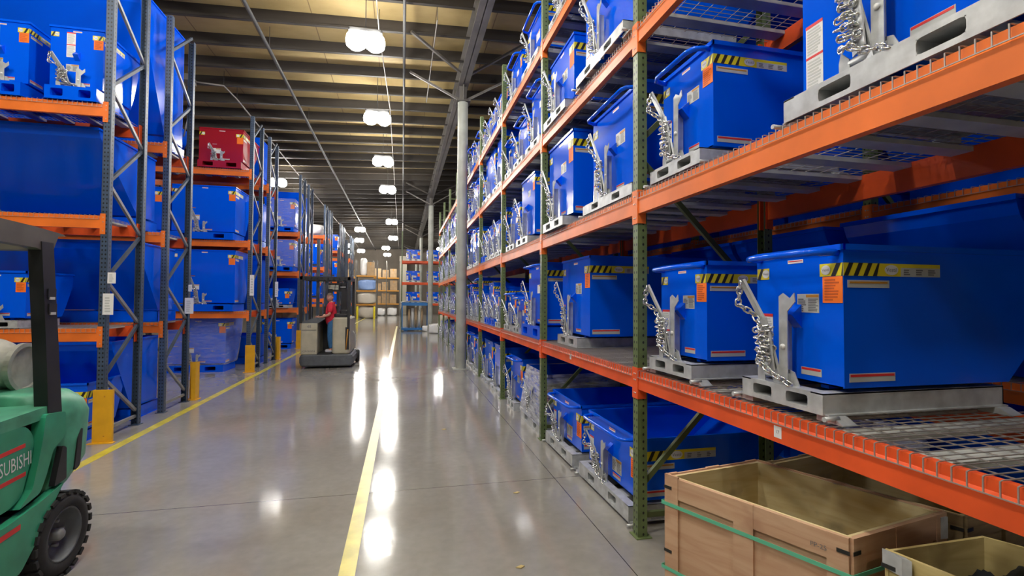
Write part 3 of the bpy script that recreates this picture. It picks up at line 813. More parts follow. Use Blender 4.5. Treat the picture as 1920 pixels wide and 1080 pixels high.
        g.build('instruction_sheet', R)
        g = MB(); d = Decal(g, (.03, y0 - .0005, zb + .03), (1, 0, 0), (0, 0, 1))
        d.rect(0, min(.11 * sc, w * .22), 0, .034, GRYL); d.rect(.003, min(.107 * sc, w * .21), .022, .032, REDL, 1)
        g.build('front_warning_strip', R); g = MB()
        d2 = Decal(g, (-.045, y0 - .0005, zt - .045), (1, 0, 0), (0, 0, 1)); d2.rect(0, .09 * sc, -.016 * sc, 0, WHT); d2.rect(.004, .086 * sc, -.008 * sc, -.004, REDL, 1)
        g.build('rim_sticker', R)
    if wrap:
        g = MB(); q0 = .035; e2 = .02
        Pw = [(y0 - .12 if wrap == 2 else y0 - .02, zb - .02), (y0 + Lb + .02, zb - .02), (y0 + Lb + (Lt - Lb) * .32 + .02, zb + (zt - zb) * .2), (y0 + Lt + .02, zt - .04), (y0 + Lt, zt + .015), (y0 - .015, zt + .015)]
        N = len(Pw); V = []; F = []; ns = 10
        for i in range(ns + 1):
            xx = -w / 2 - e2 + (w + 2 * e2) * i / ns
            for p in Pw: V.append((xx, p[0], p[1]))
        for i in range(ns):
            for k_ in range(N):
                if k_ == N - 2: continue
                F.append((i * N + k_, i * N + (k_ + 1) % N, (i + 1) * N + (k_ + 1) % N, (i + 1) * N + k_))
        F.append(tuple(range(N))); F.append(tuple(range(ns * N, ns * N + N))[::-1])
        g.add(V, F, FILM if wrap == 1 else FILMW)
        g.build('stretch_film', R)
    HT[key] = R
    return R, True

HCOUNT = 0
def hopper(loc, rz, label, group, w, h, Lb=.92, Lt=None, bw=None, hb=.09, base=None, paint=None, lod=2, feet=False, handle=False, wrap=0, setb=.10, tags=True, style='R'):
    global HCOUNT
    w = round(w, 2); h = round(h, 2)
    Lt = round(Lt if Lt else Lb + .5 * h, 2); bw = round(bw if bw else w - .02, 2)
    T, first = hopper_tpl(w, h, Lb, Lt, bw, hb, base or GALV, paint or BLUE, lod, feet, handle, wrap, setb, tags, style)
    o = T if first else copy_tree(T)
    o.location = loc; o.rotation_euler = (0, 0, rz); tag(o, label, 'hopper', group); HCOUNT += 1
    return o
RZ = -PI / 2
GR = 'blue hoppers on the right rack'
def rh(yn, yf, x, z, label, h, **kw):
    """right-rack hopper between yn (near) and yf (far)"""
    kw.setdefault('w', yf - yn)
    return hopper((x, (yn + yf) / 2, z), RZ, label, GR, h=h, **kw)
Z1, Z2, Z3, Z4 = [z + .01 for z in LEV]
rh(1.65, 2.15, 1.70, Z1, 'largest-looking blue hopper nearest the camera on the lowest shelf, long side facing the camera', .745, w=.50, feet=True, handle=True, Lt=1.30)
rh(2.56, 3.08, 1.69, Z1, 'blue hopper on the lowest shelf just in front of the nearest green post', .745, w=.52, feet=True, handle=True, Lt=1.30)
rh(4.62, 5.50, 1.78, Z1, 'wide tall blue hopper on a narrow galvanised base, lowest shelf beyond the nearest green post', .965, w=.86, bw=.64, hb=.105, Lt=1.35)
rh(.935, 1.855, 1.70, Z2, 'big blue hopper at the top right corner, its chain wrapped in coils', 1.02, w=.90, bw=.92, hb=.10, feet=True)
rh(2.50, 3.07, 1.70, Z2, 'blue hopper with looped handle on the second shelf right of the nearest green post', .77, w=.56, bw=.58, feet=True, handle=True, Lt=1.30)
rh(3.36, 4.37, 1.70, Z2, 'wide blue hopper with curved handle on the second shelf left of the nearest green post', .93, w=.98, bw=1.02, handle=True, feet=True)
rh(4.70, 5.52, 1.62, Z2, 'tall blue hopper with bright lamp reflections on the second shelf before the second green post', 1.0, w=.82, bw=.72, hb=.10)
rh(6.30, 7.08, 1.66, Z2, 'blue hopper with lamp glare on the second shelf just past the second green post', .98, w=.72, bw=.68, hb=.10)
rh(3.34, 4.36, 1.62, Z3, 'blue hopper with glaring white base on the third shelf by the nearest green post', 1.05, w=1.0, bw=1.02, feet=True)
rh(3.36, 4.42, 1.68, .0, 'low open blue hopper standing on the floor left of the nearest green post', .64, w=1.0, bw=1.04, hb=.12, handle=True, feet=True, Lt=1.35)
rh(4.59, 5.53, 1.68, .0, 'low open blue hopper on the floor, second from the nearest green post', .63, w=.92, bw=.92, hb=.12, handle=True, feet=True, Lt=1.35)
rh(5.75, 6.85, 1.70, .0, 'hopper wrapped in cloudy film on the floor past the second green post', .75, w=1.0, bw=1.05, hb=.12, wrap=2, Lt=1.35)
rh(7.0, 7.85, 1.68, .0, 'blue hopper on the floor just before the third green post, beside the film-wrapped one', .80, w=.8, bw=.5, hb=.12, handle=True)
rh(4.72, 5.55, 1.64, Z3, 'blue hopper on the third shelf between the first and second green posts', .8, w=.8)
def series(bay, lvl, ws, names, x=1.68, **kw):
    """fill one bay shelf from near to far"""
    y = YS[bay] + .11; free = YS[bay + 1] - .03 - y - sum(q_[0] for q_ in ws); gap = free / max(1, len(ws))
    for (w_, h_, kk), nm in zip(ws, names):
        d = dict(kw); d.update(kk)
        zz = [0, Z1, Z2, Z3, Z4][lvl]
        rh(y + gap / 2, y + gap / 2 + w_, x, zz, nm, h_, w=w_, **d)
        y += w_ + gap
POS = {1: ['alone in it'], 2: ['nearer one', 'farther one'], 3: ['nearest one', 'middle one', 'farthest one'], 4: ['nearest one', 'second one', 'third one', 'farthest one']}
SH = ['on the floor', 'on the lowest shelf', 'on the second shelf', 'on the third shelf', 'on the top shelf']
rg = random.Random(21)
BASEK = dict(base=BLUE, hb=.14)
plan = {
 (2, 1): [(.50, .62, {}), (.46, .55, {}), (.86, .98, dict(base=BLUE, hb=.16, bw=.95))][::-1],
 (2, 2): [(.55, .80, {}), (.50, .72, {})],
 (2, 3): [(.75, .85, {}), (.6, .7, {}), (.5, .6, {})],
 (2, 4): [(.9, .75, {}), (.7, .7, {})],
 (1, 4): [(.95, .75, {}), (.8, .8, {})],
}
for bay in range(1, 9):
    for lvl in range(0, 5):
        if (bay, lvl) in ((1, 0), (1, 1), (1, 2), (1, 3), (2, 0)): continue
        if (bay, lvl) == (2, 2):
            y = 7.15
            rh(7.20, 7.90, 1.68, Z2, 'small blue hopper on the second shelf before the third green post', .74, w=.6, lod=1); continue
        if lvl == 4 and bay > 4: continue
        ws = plan.get((bay, lvl))
        if not ws:
            n = rg.choice([2, 3, 3, 4]) if lvl else rg.choice([2, 3])
            ws = []
            for _ in range(n):
                w_ = rg.choice([.46, .5, .55]) if n == 4 else rg.choice([.5, .6, .68] if n == 3 else [.8, .95, 1.05])
                h_ = round(min(1.0, w_ * rg.choice([1.1, 1.3, .95]) + .12), 2)
                if lvl == 0: h_ = min(h_, .85)
                wr = 1 if (bay >= 6 and rg.random() < .35) else 0
                kk = dict(wrap=2 if bay > 6 and rg.random() < .4 else wr)
                if rg.random() < .22: kk.update(BASEK)
                ws.append((w_, h_, kk))
        lodv = 2 if bay < 2 else 1 if bay < 5 else 0
        noun = lambda q_: ('blue hopper' if not q_[2].get('wrap') else 'film-wrapped hopper')
        nm = ['%s %s of the right rack, %s bay, %s' % (noun(q_), SH[lvl], ORD[bay], POS[len(ws)][i]) for i, q_ in enumerate(ws)]
        series(bay, lvl, ws, nm, lod=lodv, handle=(bay % 2 == 0))
# rack behind: backs of large hoppers turned to the far aisle
for bay in range(0, 4):
    for lvl in range(0, 5):
        for q_ in range(2):
            y = YS[bay] + .12 + q_ * 1.17
            zz = [0, Z1, Z2, Z3, Z4][lvl]
            if bay == 0 and lvl == 2 and q_ == 0: continue
            hopper((X2 + DR + .05, y + .55, zz), PI / 2, 'large blue hopper, back view, %s of rack behind, %s bay, %s one' % (SH[lvl], ORD[bay], ('nearer', 'farther')[q_]),
                   'blue hoppers on the rack behind', w=1.10, h=[1.05, 1.12, 1.08, 1.0, 1.0][lvl], Lb=.80, Lt=1.45, base=BLUE, hb=.15, lod=0, tags=False)
for bay in range(0, 3):
    for lvl in range(0, 5):
        for q_ in range(2):
            y = YS[bay] + 1.22 + q_ * 1.17; zz = [0, Z1, Z2, Z3, Z4][lvl]
            hopper((X3 - .02, y + .5, zz), RZ, 'red hopper %s of farthest right rack, %s bay, %s one' % (SH[lvl], ORD[bay], ('nearer', 'farther')[q_]),
                   'red hoppers on the farthest right rack', w=1.04, h=.98, Lb=.8, Lt=1.3, base=RED, paint=RED, hb=.15, lod=0, tags=False)
# translucent wrapped pallet leftovers on the deck of the nearest bay
for k_, (y, s_) in enumerate(((1.35, 1),)):
    g = MB()
    for q_ in range(7): g.box(X2 + .02, X2 + 1.0, y - .6 + q_ * .17, y - .6 + q_ * .17 + .12, Z1 + .08, Z1 + .10, WOODP)
    for q_ in range(3): g.box(X2 + .02 + q_ * .44, X2 + .11 + q_ * .44, y - .6, y + .54, Z1, Z1 + .08, WOODP)
# ------------------------------------------------------------------ left racks
XL = -3.42
ROWS = [6.62, 12.18, 17.6, 22.95, 28.4, 33.8]
LLEV = [[1.33, 2.67, 4.01], [1.39, 3.03, 4.68], [1.37, 2.62, 3.97], [1.70, 3.12, 4.56], [1.4, 2.9, 4.4], [1.4, 2.9, 4.4]]
SHL = ['lowest', 'middle', 'top']
BL = 2.70
GB = {0: 'nearest left rack', 1: 'second left rack', 2: 'third left rack', 3: 'fourth left rack', 4: 'fifth left rack', 5: 'sixth left rack'}
for r, y0 in enumerate(ROWS):
    nb = 2 if r < 3 else 1
    for part, yo in (('front', 0), ('rear', 1.47)):
        for k_ in range(nb + 1):
            frame('n', (XL - k_ * BL, y0 + yo, 0), PI / 2, 'dark blue punched upright frame of the %s, %s half, %s from the aisle' % (GB[r], part, ['first', 'second', 'third'][k_]), 'dark blue frames of the left racks')
        for k_ in range(nb):
            for l, z in enumerate(LLEV[r]):
                xr = XL - .08 - k_ * BL; L = BL - .08; h_ = .15
                lab = 'orange %s beam of the %s shelf, %s half of the %s, %s bay'
                # beams run along -x : local +y -> -x
                beam((xr, y0 + yo, z), PI / 2, L, h_, ORANGE, lab % ('front', SHL[l], part, GB[r], ORD[k_]), 'orange beams of the left racks')
                beam((xr - L, y0 + yo + .84, z), -PI / 2, L, h_, RORANGE, lab % ('back', SHL[l], part, GB[r], ORD[k_]), 'orange beams of the left racks')
                if r < 5: deck((xr - .005, y0 + yo, z), PI / 2, L - .01, .84, 'grey wire deck on the %s shelf, %s half of the %s, %s bay' % (SHL[l], part, GB[r], ORD[k_]), 'wire decks of the left racks', False)
# yellow post guards
gdn = 0
for r, y0 in enumerate(ROWS):
    for yy, fr in ((y0 - .055, 1), (y0 + 2.46, 0)):
        g = MB(); H_ = .62
        if fr:
            g.box(-.10, .10, -.005, 0, 0, H_, GUARD); g.box(-.10, -.095, 0, .025, 0, H_, GUARD); g.box(.095, .10, 0, .03, 0, H_, GUARD)
            g.box(-.13, .13, -.05, .02, 0, .008, GUARD)
        else:
            g.box(.06, .065, -.10, .06, 0, H_, GUARD); g.box(-.08, .065, .055, .06, 0, H_, GUARD); g.box(.0, .065, -.105, -.10, 0, H_, GUARD); g.box(-.1, .09, -.12, .08, 0, .008, GUARD)
        for zz in (.08, .54):
            if fr: g.lathe([(0, -.008), (.008, -.008), (.008, -.004)], BROWN, axis='y', seg=8, M=Matrix.Translation((.02, 0, zz)))
        o = g.build('post_guard', loc=(XL - .04 + .06, yy, 0)); tag(o, 'yellow steel guard on the floor at the %s corner post of the %s' % ('near' if fr else 'far', GB[r]), 'post guard', 'yellow post guards')
# paper tags hung on the posts
for (x, y, z, w_, h_, s_) in ((-3.36, 6.60, 1.93, .085, .13, 'upper small paper tag'), (-3.39, 6.60, 1.62, .11, .25, 'long white paper'), (-3.405, 8.853, 1.57, .13, .26, 'white paper'), (-3.395, 8.853, 1.86, .05, .11, 'small paper slip'),
                              (-3.40, 12.178, 2.0, .09, .48, 'tall white strip'), (-3.40, 14.412, 1.95, .08, .42, 'narrow white strip')):
    g = MB(); d = Decal(g, (x, y - .004, z), (1, 0, 0), (0, 0, 1)); d.rect(-w_ / 2, w_ / 2, -h_ / 2, h_ / 2, WHT); d.lines(-w_ * .3, w_ * .3, -h_ * .4, h_ * .35, 6, GRYL, 1, .6)
    tag(g.build('paper_tag'), '%s fixed to the dark post, %s metres down the left side' % (s_, int(round(y))), 'paper tag')

GL = 'hoppers on the left racks'
def lh(x0, x1, y, z, label, h, rz=0, **kw):
    kw.setdefault('base', BLUE); kw.setdefault('hb', .16); kw.setdefault('style', 'L')
    w_ = kw.pop('w', x1 - x0)
    return hopper(((x0 + x1) / 2, y, z), rz, label, GL, w=w_, h=h, **kw)
r0 = [z + .01 for z in LLEV[0]]
lh(-4.10, -3.56, 6.60, r0[2], 'small blue hopper with white sheet on the top left shelf beside the first dark post', .91, w=.54, Lb=.62, Lt=.80)
lh(-4.86, -4.30, 6.60, r0[2], 'small blue hopper cut by the left edge on the top left shelf', .91, w=.54, Lb=.62, Lt=.80)
lh(-4.86, -4.28, 6.62, r0[0], 'blue hopper on the lowest left shelf behind the green forklift guard', .66, w=.58, Lb=.62, Lt=.82, base=GALV, hb=.09)
lh(-5.0, -3.62, 6.60, 0, 'low wide blue hopper on the floor behind the green forklift', .68, w=1.36, Lb=.58, Lt=.75, hb=.12)
BIG = dict(rz=PI, Lb=.80, Lt=1.55, lod=1, tags=False, hb=.16)
lh(-5.75, -3.60, 9.05, r0[2], 'giant blue hopper rising out of the top left corner of the picture', 2.0, Lb=.62, Lt=1.42, rz=PI, lod=1, tags=False)
lh(-5.30, -3.70, 8.42, r0[1], 'large dark blue hopper seen from below on the middle left shelf', 1.12, rz=PI, Lb=.48, Lt=1.42, lod=1, tags=False)
lh(-5.55, -3.56, 8.78, r0[0], 'large blue hopper on the lowest left shelf behind the first two dark posts', 1.13, rz=PI, Lb=.5, Lt=1.12, lod=1, tags=False)
lh(-5.60, -3.62, 8.44, 0, 'large blue hopper on the floor between the dark posts of the nearest left rack', 1.13, rz=PI, Lb=.70, Lt=1.2, lod=1, tags=False)
r1 = [z + .01 for z in LLEV[1]]
lh(-4.58, -3.66, 12.14, r1[2], 'dark red hopper on the top shelf of the second left rack', .93, w=.92, Lb=.7, Lt=1.25, base=RED, paint=RED, tags=True, lod=1)
lh(-5.10, -3.80, 12.14, r1[1], 'wide blue hopper on the middle shelf of the second left rack, under the red hopper', 1.24, w=1.30, Lb=.75, Lt=1.2, lod=1)
lh(-5.08, -3.78, 12.14, r1[0], 'wide blue hopper on the lowest shelf of the second left rack', 1.40, w=1.30, Lb=.75, Lt=1.2, lod=1)
lh(-5.18, -4.0, 12.3, 0, 'film-wrapped blue hopper on the floor of the second left rack', 1.22, w=1.18, Lb=.75, Lt=1.2, lod=1, wrap=1)
for l in range(3):
    lh(-6.5, -5.3, 12.14, r1[l], 'blue hopper deeper on the %s shelf of the second left rack' % SHL[l], 1.15, w=1.2, Lb=.75, Lt=1.2, lod=0)
    lh(-5.0, -3.62, 14.6, r1[l], 'blue hopper turned away on the %s shelf at the back of the second left rack' % SHL[l], 1.15 if l else 1.3, w=1.38, rz=PI, Lb=.75, Lt=1.05, lod=0, tags=False)
lh(-5.0, -3.62, 14.6, 0, 'blue hopper turned away on the floor at the back of the second left rack', .75, w=1.38, rz=PI, Lb=.75, Lt=1.05, lod=0, tags=False)
r2 = [z + .01 for z in LLEV[2]]
lh(-4.50, -3.63, 17.55, r2[2], 'film-wrapped blue hopper on the top shelf of the third left rack', 1.12, w=.86, Lb=.7, Lt=1.02, lod=1, wrap=1)
lh(-4.50, -3.65, 17.55, r2[1], 'film-wrapped blue hopper on the middle shelf of the third left rack', 1.07, w=.86, Lb=.7, Lt=1.02, lod=1, wrap=1)
lh(-4.60, -3.72, 17.55, r2[0], 'small blue hopper on the lowest shelf of the third left rack', .66, w=.8, Lb=.6, Lt=1.0, lod=1, base=GALV, hb=.1)
lh(-4.60, -3.66, 17.55, 0, 'blue hopper on the floor of the third left rack', 1.0, w=.94, Lb=.7, Lt=1.1, lod=1)
for l in range(3):
    lh(-5.9, -4.75, 17.55, r2[l], 'blue hopper of the third left rack on the %s shelf, deeper from the aisle' % SHL[l], 1.0, w=1.1, Lb=.7, Lt=1.2, lod=0)
    lh(-4.9, -3.65, 20.0, r2[l], 'blue hopper turned away on the %s shelf at the back of the third left rack' % SHL[l], [1.05, 1.05, 1.58][l], w=1.25, rz=PI, Lb=.7, Lt=1.15, lod=0, tags=False)  # top one made taller to block a lamp's reflection on the floor
for r in (3, 4):
    for l in range(2 if r == 3 else 3):
        lh(-4.6, -3.6, ROWS[r], LLEV[r][l] + .01, 'blue hopper on the %s shelf of the %s' % (SHL[l], GB[r]), .9, w=1.0, Lb=.7, Lt=1.1, lod=0)
        lh(-5.8, -4.75, ROWS[r], LLEV[r][l] + .01, 'blue hopper deeper on the %s shelf of the %s' % (SHL[l], GB[r]), .9, w=1.0, Lb=.7, Lt=1.1, lod=0)

# ------------------------------------------------------------------ loose stock
def lump(name, c, rx, ry, rz_, mt, label, cat, seed=0, seg=20, rings=12, amp=.18, group=None):
    rr = random.Random(seed); ph = [rr.random() * 6 for _ in range(6)]
    V = []; F = []
    for i in range(rings + 1):
        p = PI * i / rings
        for k_ in range(seg):
            t = 2 * PI * k_ / seg
            f_ = 1 + amp * (math.sin(3 * t + ph[0] + 2 * p) * .5 + math.sin(5 * t + ph[1]) * .3 * math.sin(p) + math.sin(4 * p + ph[2] + t) * .4)
            sq_ = lambda u: math.copysign(abs(u) ** .5, u)
            V.append((c[0] + rx * f_ * sq_(math.sin(p)) * math.cos(t), c[1] + ry * f_ * sq_(math.sin(p)) * math.sin(t), max(0.0, c[2] + rz_ * (1 + (f_ - 1) * .6) * sq_(math.cos(p))) if c[2] < 2.2 and c[2] - rz_ < .05 else c[2] + rz_ * sq_(math.cos(p))))
    for i in range(rings):
        for k_ in range(seg):
            l_ = (k_ + 1) % seg; F.append((i * seg + k_, (i + 1) * seg + k_, (i + 1) * seg + l_, i * seg + l_))
    if amp > .1: V = [(c[0] + math.copysign(min(rx, abs(v[0] - c[0]) * 1.18), v[0] - c[0]), c[1] + math.copysign(min(ry, abs(v[1] - c[1]) * 1.18), v[1] - c[1]), v[2]) for v in V]
    g = MB().add(V, F, mt, True); o = g.build(name); tag(o, label, cat, group); return o
def carton(x, y, z, w_, d_, h_, label, mt=CARD, rz=0, group=None):
    r = empty('carton', (x, y, z), rz)
    MB().rbox(-w_ / 2, w_ / 2, -d_ / 2, d_ / 2, 0, h_, mt, .012, 2).build('box_body', r)
    g = MB().box(-.03, .03, -d_ / 2 - .002, d_ / 2 + .002, h_ - .001, h_ + .002, BROWN).box(-.03, .03, -d_ / 2 - .003, -d_ / 2, h_ * .75, h_, BROWN)
    g.build('packing_tape', r); tag(r, label, 'box', group); return r
def pallet(x, y, z, label, w_=1.1, d_=1.0, rz=0):
    g = MB()
    for i in range(7):
        yy = -d_ / 2 + (d_ - .1) * i / 6; g.box(-w_ / 2, w_ / 2, yy, yy + .1, .11, .13, WOODP)
    for i in range(3):
        xx = -w_ / 2 + (w_ - .09) * i / 2; g.box(xx, xx + .09, -d_ / 2, d_ / 2, .02, .11, WOODP)
    for i in range(3):
        yy = -d_ / 2 + (d_ - .1) * i / 2; g.box(-w_ / 2, w_ / 2, yy, yy + .1, 0, .02, WOODP)
    o = g.build('pallet', loc=(x, y, z)); o.rotation_euler = (0, 0, rz); tag(o, label, 'pallet'); return o
# third left rack, floor: pallet of stacked boxes by the yellow guard
pallet(-4.35, 19.6, 0, 'wooden pallet on the floor at the back of the third left rack', 1.2, .8)
k_ = 0
for zz in range(3):
    for xx in range(2):
        carton(-4.62 + xx * .55, 19.6, .13 + zz * .38, .53, .7, .37, 'brown carton on the pallet in the third left rack, %s layer, %s' % (['bottom', 'middle', 'top'][zz], ['inner', 'aisle side'][xx]), group='cartons in the third left rack')
lump('wrapped_load', (-3.9, 18.0, 5.4 - .22), .0, .0, .0, BAG, 'x', 'x') if False else None
lump('wrapped_load', (-4.2, 23.35, 4.57 + .26), .65, .32, .25, BAG, 'white film-wrapped load on the top shelf of the fourth left rack', 'wrapped load', 4)
lump('wrapped_load', (-5.3, 23.35, 3.13 + .34), .5, .32, .34, BAG, 'second white wrapped load deeper on the fourth left rack', 'wrapped load', 9) if False else None
lump('wrapped_load', (-4.2, 28.8, 3.9), .6, .4, .0001 + .42, BAG, 'white wrapped load on the middle shelf of the fifth left rack', 'wrapped load', 5) if False else None
# end of the right rack: white wrapped bottles of stock
for i, (y, z) in enumerate(((23.1, 1.2), (24.2, 1.2), (23.4, 2.49), (24.5, 2.49))): pass

# rack seen end-on across the aisle end
for i, x in enumerate((-.08, 2.65, 5.4)):
    r = frame('g', (x + .075, 29.6, 0), PI / 2, 'green upright frame of the rack across the aisle end, %s from the left' % ORD[i].replace('nearest', 'first'), 'green frames at the aisle end')
for i in range(2):
    for l, z in enumerate((1.45, 2.72, 4.02)):
        beam((.0 + 2.73 * (i + 1) - .08, 29.6, z), PI / 2, 2.65, .13, RORANGE, 'orange beam of the %s shelf, %s bay of the rack across the aisle end' % (SHL[l], ['left', 'right'][i]), 'orange beams at the aisle end')
        beam((.0 + 2.73 * i, 30.74, z), -PI / 2, 2.65, .13, RORANGE, 'rear orange beam of the %s shelf, %s bay of the rack across the aisle end' % (SHL[l], ['left', 'right'][i]), 'orange beams at the aisle end')
        for q_ in range(2):
            hopper((.62 + 1.25 * q_ + 2.73 * i, 29.62, z + .01), 0, 'blue hopper on %s shelf of rack across the aisle end, %s bay, %s one' % (SHL[l], ['left', 'right'][i], ['left', 'right'][q_]), 'blue hoppers at the aisle end',
                   w=.8, h=.68, Lb=.7, Lt=1.0, base=GALV, hb=.1, lod=0)
# stillage of tubes in white film on the floor in front of it
r = empty('tube_stillage', (.68, 26.7, 0)); 
g = MB()
for sx_ in (-.68, .68):
    for yy in (-.5, .5): g.box(sx_ - .03, sx_ + .03, yy - .03, yy + .03, .08, 1.5, BLUEP)
g.box(-.72, .72, -.55, .55, .06, .16, BLUEP); g.box(-.72, .72, -.55, -.49, 1.36, 1.52, BLUEP); g.box(-.72, .72, .49, .55, 1.36, 1.52, BLUEP); g.box(-.72, -.66, -.5, .5, 1.4, 1.5, BLUEP); g.box(.66, .72, -.5, .5, 1.4, 1.5, BLUEP)
g.box(-.6, -.4, -.5, .5, 0, .06, BLUEP); g.box(.4, .6, -.5, .5, 0, .06, BLUEP)
g.build('frame', r)
g = MB(); N = 14
for (xa, xb, ya, yb) in ((-.72, -.72, -.56, .56), (.74, .74, -.5, .5)):
    V = []; F = []
    for i in range(N + 1):
        for j in range(9):
            t = i / N; V.append((xa + .03 * math.sin(9 * t + j) - (.10 * (1 - j / 8) if xa < 0 else 0), ya + (yb - ya) * t, .12 + 1.42 * j / 8))
    for i in range(N):
        for j in range(8): F.append((i * 9 + j, (i + 1) * 9 + j, (i + 1) * 9 + j + 1, i * 9 + j + 1))
    g.add(V, F, BAG, True)
V = []; F = []
for i in range(N + 1):
    for j in range(8):
        t = i / N; V.append((-.76 + 1.52 * t, -.6 + 1.2 * j / 7, 1.53 + .09 * math.exp(-((t - .5) * 3) ** 2) + .02 * math.sin(5 * t + j)))
for i in range(N):
    for j in range(7): F.append((i * 8 + j, (i + 1) * 8 + j, (i + 1) * 8 + j + 1, i * 8 + j + 1))
g.add(V, F, BAG, True); g.build('film_cover', r)
tag(r, 'blue stillage draped in white film on the floor at the aisle end', 'stillage')
for i, (x, r_2, h_, mt) in enumerate(((.36, .06, 1.0, CARD), (.55, .07, 1.05, HOUS), (.72, .065, 1.1, CARD), (.90, .055, .95, HOUS), (1.05, .06, 1.05, CARD))):
    o = MB().lathe([(0, 0), (r_2, 0), (r_2, h_), (r_2 * .6, h_), (r_2 * .6, h_ - .05), (0, h_ - .05)], mt, seg=14).build('tube', loc=(x, 26.5, .16)); tag(o, '%s upright tube in the blue stillage, %s from the left' % ('brown cardboard' if mt is CARD else 'white', ['first', 'second', 'third', 'fourth', 'fifth'][i]), 'tube', 'tubes in the stillage')
lump('plastic_bag', (1.75, 24.6, .22), .42, .5, .24, BAG, 'white plastic bag slumped on the floor behind the second grey column', 'bag', 2)
lump('plastic_bag', (1.35, 26.0, .14), .30, .3, .15, BAG, 'smaller white bag on the floor next to the blue stillage', 'bag', 12)
lump('plastic_sack', (2.1, 23.7, .45), .38, .42, .46, mat('cream_sack', (0.55, 0.52, 0.40), .7), 'cream sack on the floor under the far end of the right rack', 'sack', 6)
lump('plastic_sack', (2.1, 19.0, .42), .38, .5, .44, MATS['cream_sack'], 'second cream sack on the floor nearer under the right rack', 'sack', 8) if False else None

# far end: tower of wrapped pallets and shelves with boxes
def low_rack(name, x0, x1, y, depth, H, levels, mt_post, mt_beam, label, nposts=2):
    r = empty(name, (x0, y, 0)); W = x1 - x0
    for i in range(nposts):
        xx = W * i / (nposts - 1)
        for yy in (0, depth): MB().box(xx - .04, xx + .04, yy - .04, yy + .04, 0, H, mt_post).build('post', r)
    for z in levels:
        g = MB()
        for yy in (0, depth): g.box(0, W, yy - .03, yy + .03, z - .12, z, mt_beam)
        g.box(0, W, 0, depth, z - .02, z, WOODP); g.build('shelf', r)
    tag(r, label, 'rack'); return r
low_rack('storage_rack', -3.95, -2.2, 43.6, 1.2, 5.1, [1.25, 2.45, 3.75], GIRD, BROWN, 'narrow rack stacked with wrapped pallets near the far wall')
lump('wrapped_load', (-3.05, 44.2, .55), .75, .5, .55, mat('cream_film', (0.60, 0.56, 0.50), .35, bump=.7, nscale=6), 'cream wrapped load on the floor level of the far narrow rack', 'wrapped load', 21)
lump('wrapped_load', (-3.05, 44.2, 1.25 + .5), .78, .5, .5, MATS['cream_film'], 'cream wrapped load on the first shelf of the far narrow rack', 'wrapped load', 22)
lump('wrapped_load', (-3.05, 44.2, 2.45 + .48), .74, .5, .48, LBLUE, 'blue wrapped load on the second shelf of the far narrow rack', 'wrapped load', 23)
lump('roll', (-3.35, 44.2, 3.75 + .78), .30, .3, .78, BAG, 'white upright roll on top of the far narrow rack', 'roll', 24, amp=.06)
carton(-2.75, 44.2, 3.75, .6, .5, 1.2, 'tall beige box beside the white roll on the far narrow rack')
for i, x in enumerate((-3.75, -2.35)):
    tag(MB().lathe([(.09, 0), (.09, 1.0), (.05, 1.06), (0, 1.07)], YEL, seg=14).build('bollard', loc=(x, 43.0, 0)), 'yellow bollard at the %s foot of the far narrow rack' % ['left', 'right'][i], 'bollard', 'yellow bollards')
low_rack('storage_rack', -2.9, -.3, 50.5, 1.2, 5.6, [1.25, 2.6, 3.9], GIRD, BROWN, 'wide shelf rack with cardboard boxes against the far wall', 3)
low_rack('storage_rack', -7.4, -4.6, 50.5, 1.2, 5.6, [1.25, 2.6, 3.9], GIRD, BROWN, 'dark shelf rack left of the wrapped tower against the far wall', 3)
k_ = 0
LVN = {0: 'floor level', 1.25: 'first shelf', 2.6: 'second shelf', 3.9: 'third shelf'}
for z in (1.25, 2.6, 3.9):
    for i, x in enumerate((-2.5, -1.75, -.95)):
        rr = rg.random()
        carton(x + rr * .08, 51.0, z, .6 + .12 * rg.random(), .6, .6 + .45 * rg.random(), 'brown box on the %s of the far wall rack, %s' % (LVN[z], ['left', 'centre', 'right'][i]), group='boxes on the far wall rack')
for z in (0, 1.25, 2.6, 3.9):
    for i, x in enumerate((-6.9, -6.0, -5.1)):
        carton(x, 51.0, z, .6 + .1 * rg.random(), .6, .45 + .4 * rg.random(), 'brown box on the %s of the dark far rack, %s' % (LVN[z], ['left', 'centre', 'right'][i]), mt=rg.choice([CARD, HOUS, CARD]), group='boxes on the dark far rack')
lump('wrapped_load', (-2.1, 50.9, .38), .42, .4, .38, BAG, 'grey wrapped bundle on the floor of the far wall rack, left one', 'wrapped load', 31)
lump('wrapped_load', (-1.0, 50.9, .40), .48, .4, .40, BAG, 'grey wrapped bundle on the floor of the far wall rack, right one', 'wrapped load', 32)
struct(MB().box(-.35, .45, 54.8, 56.9, 0, 6.5, mat('pale_wall_panel', (0.62, 0.58, 0.48), .7)).build('wall_pier'), 'pale pier in front of the far wall')

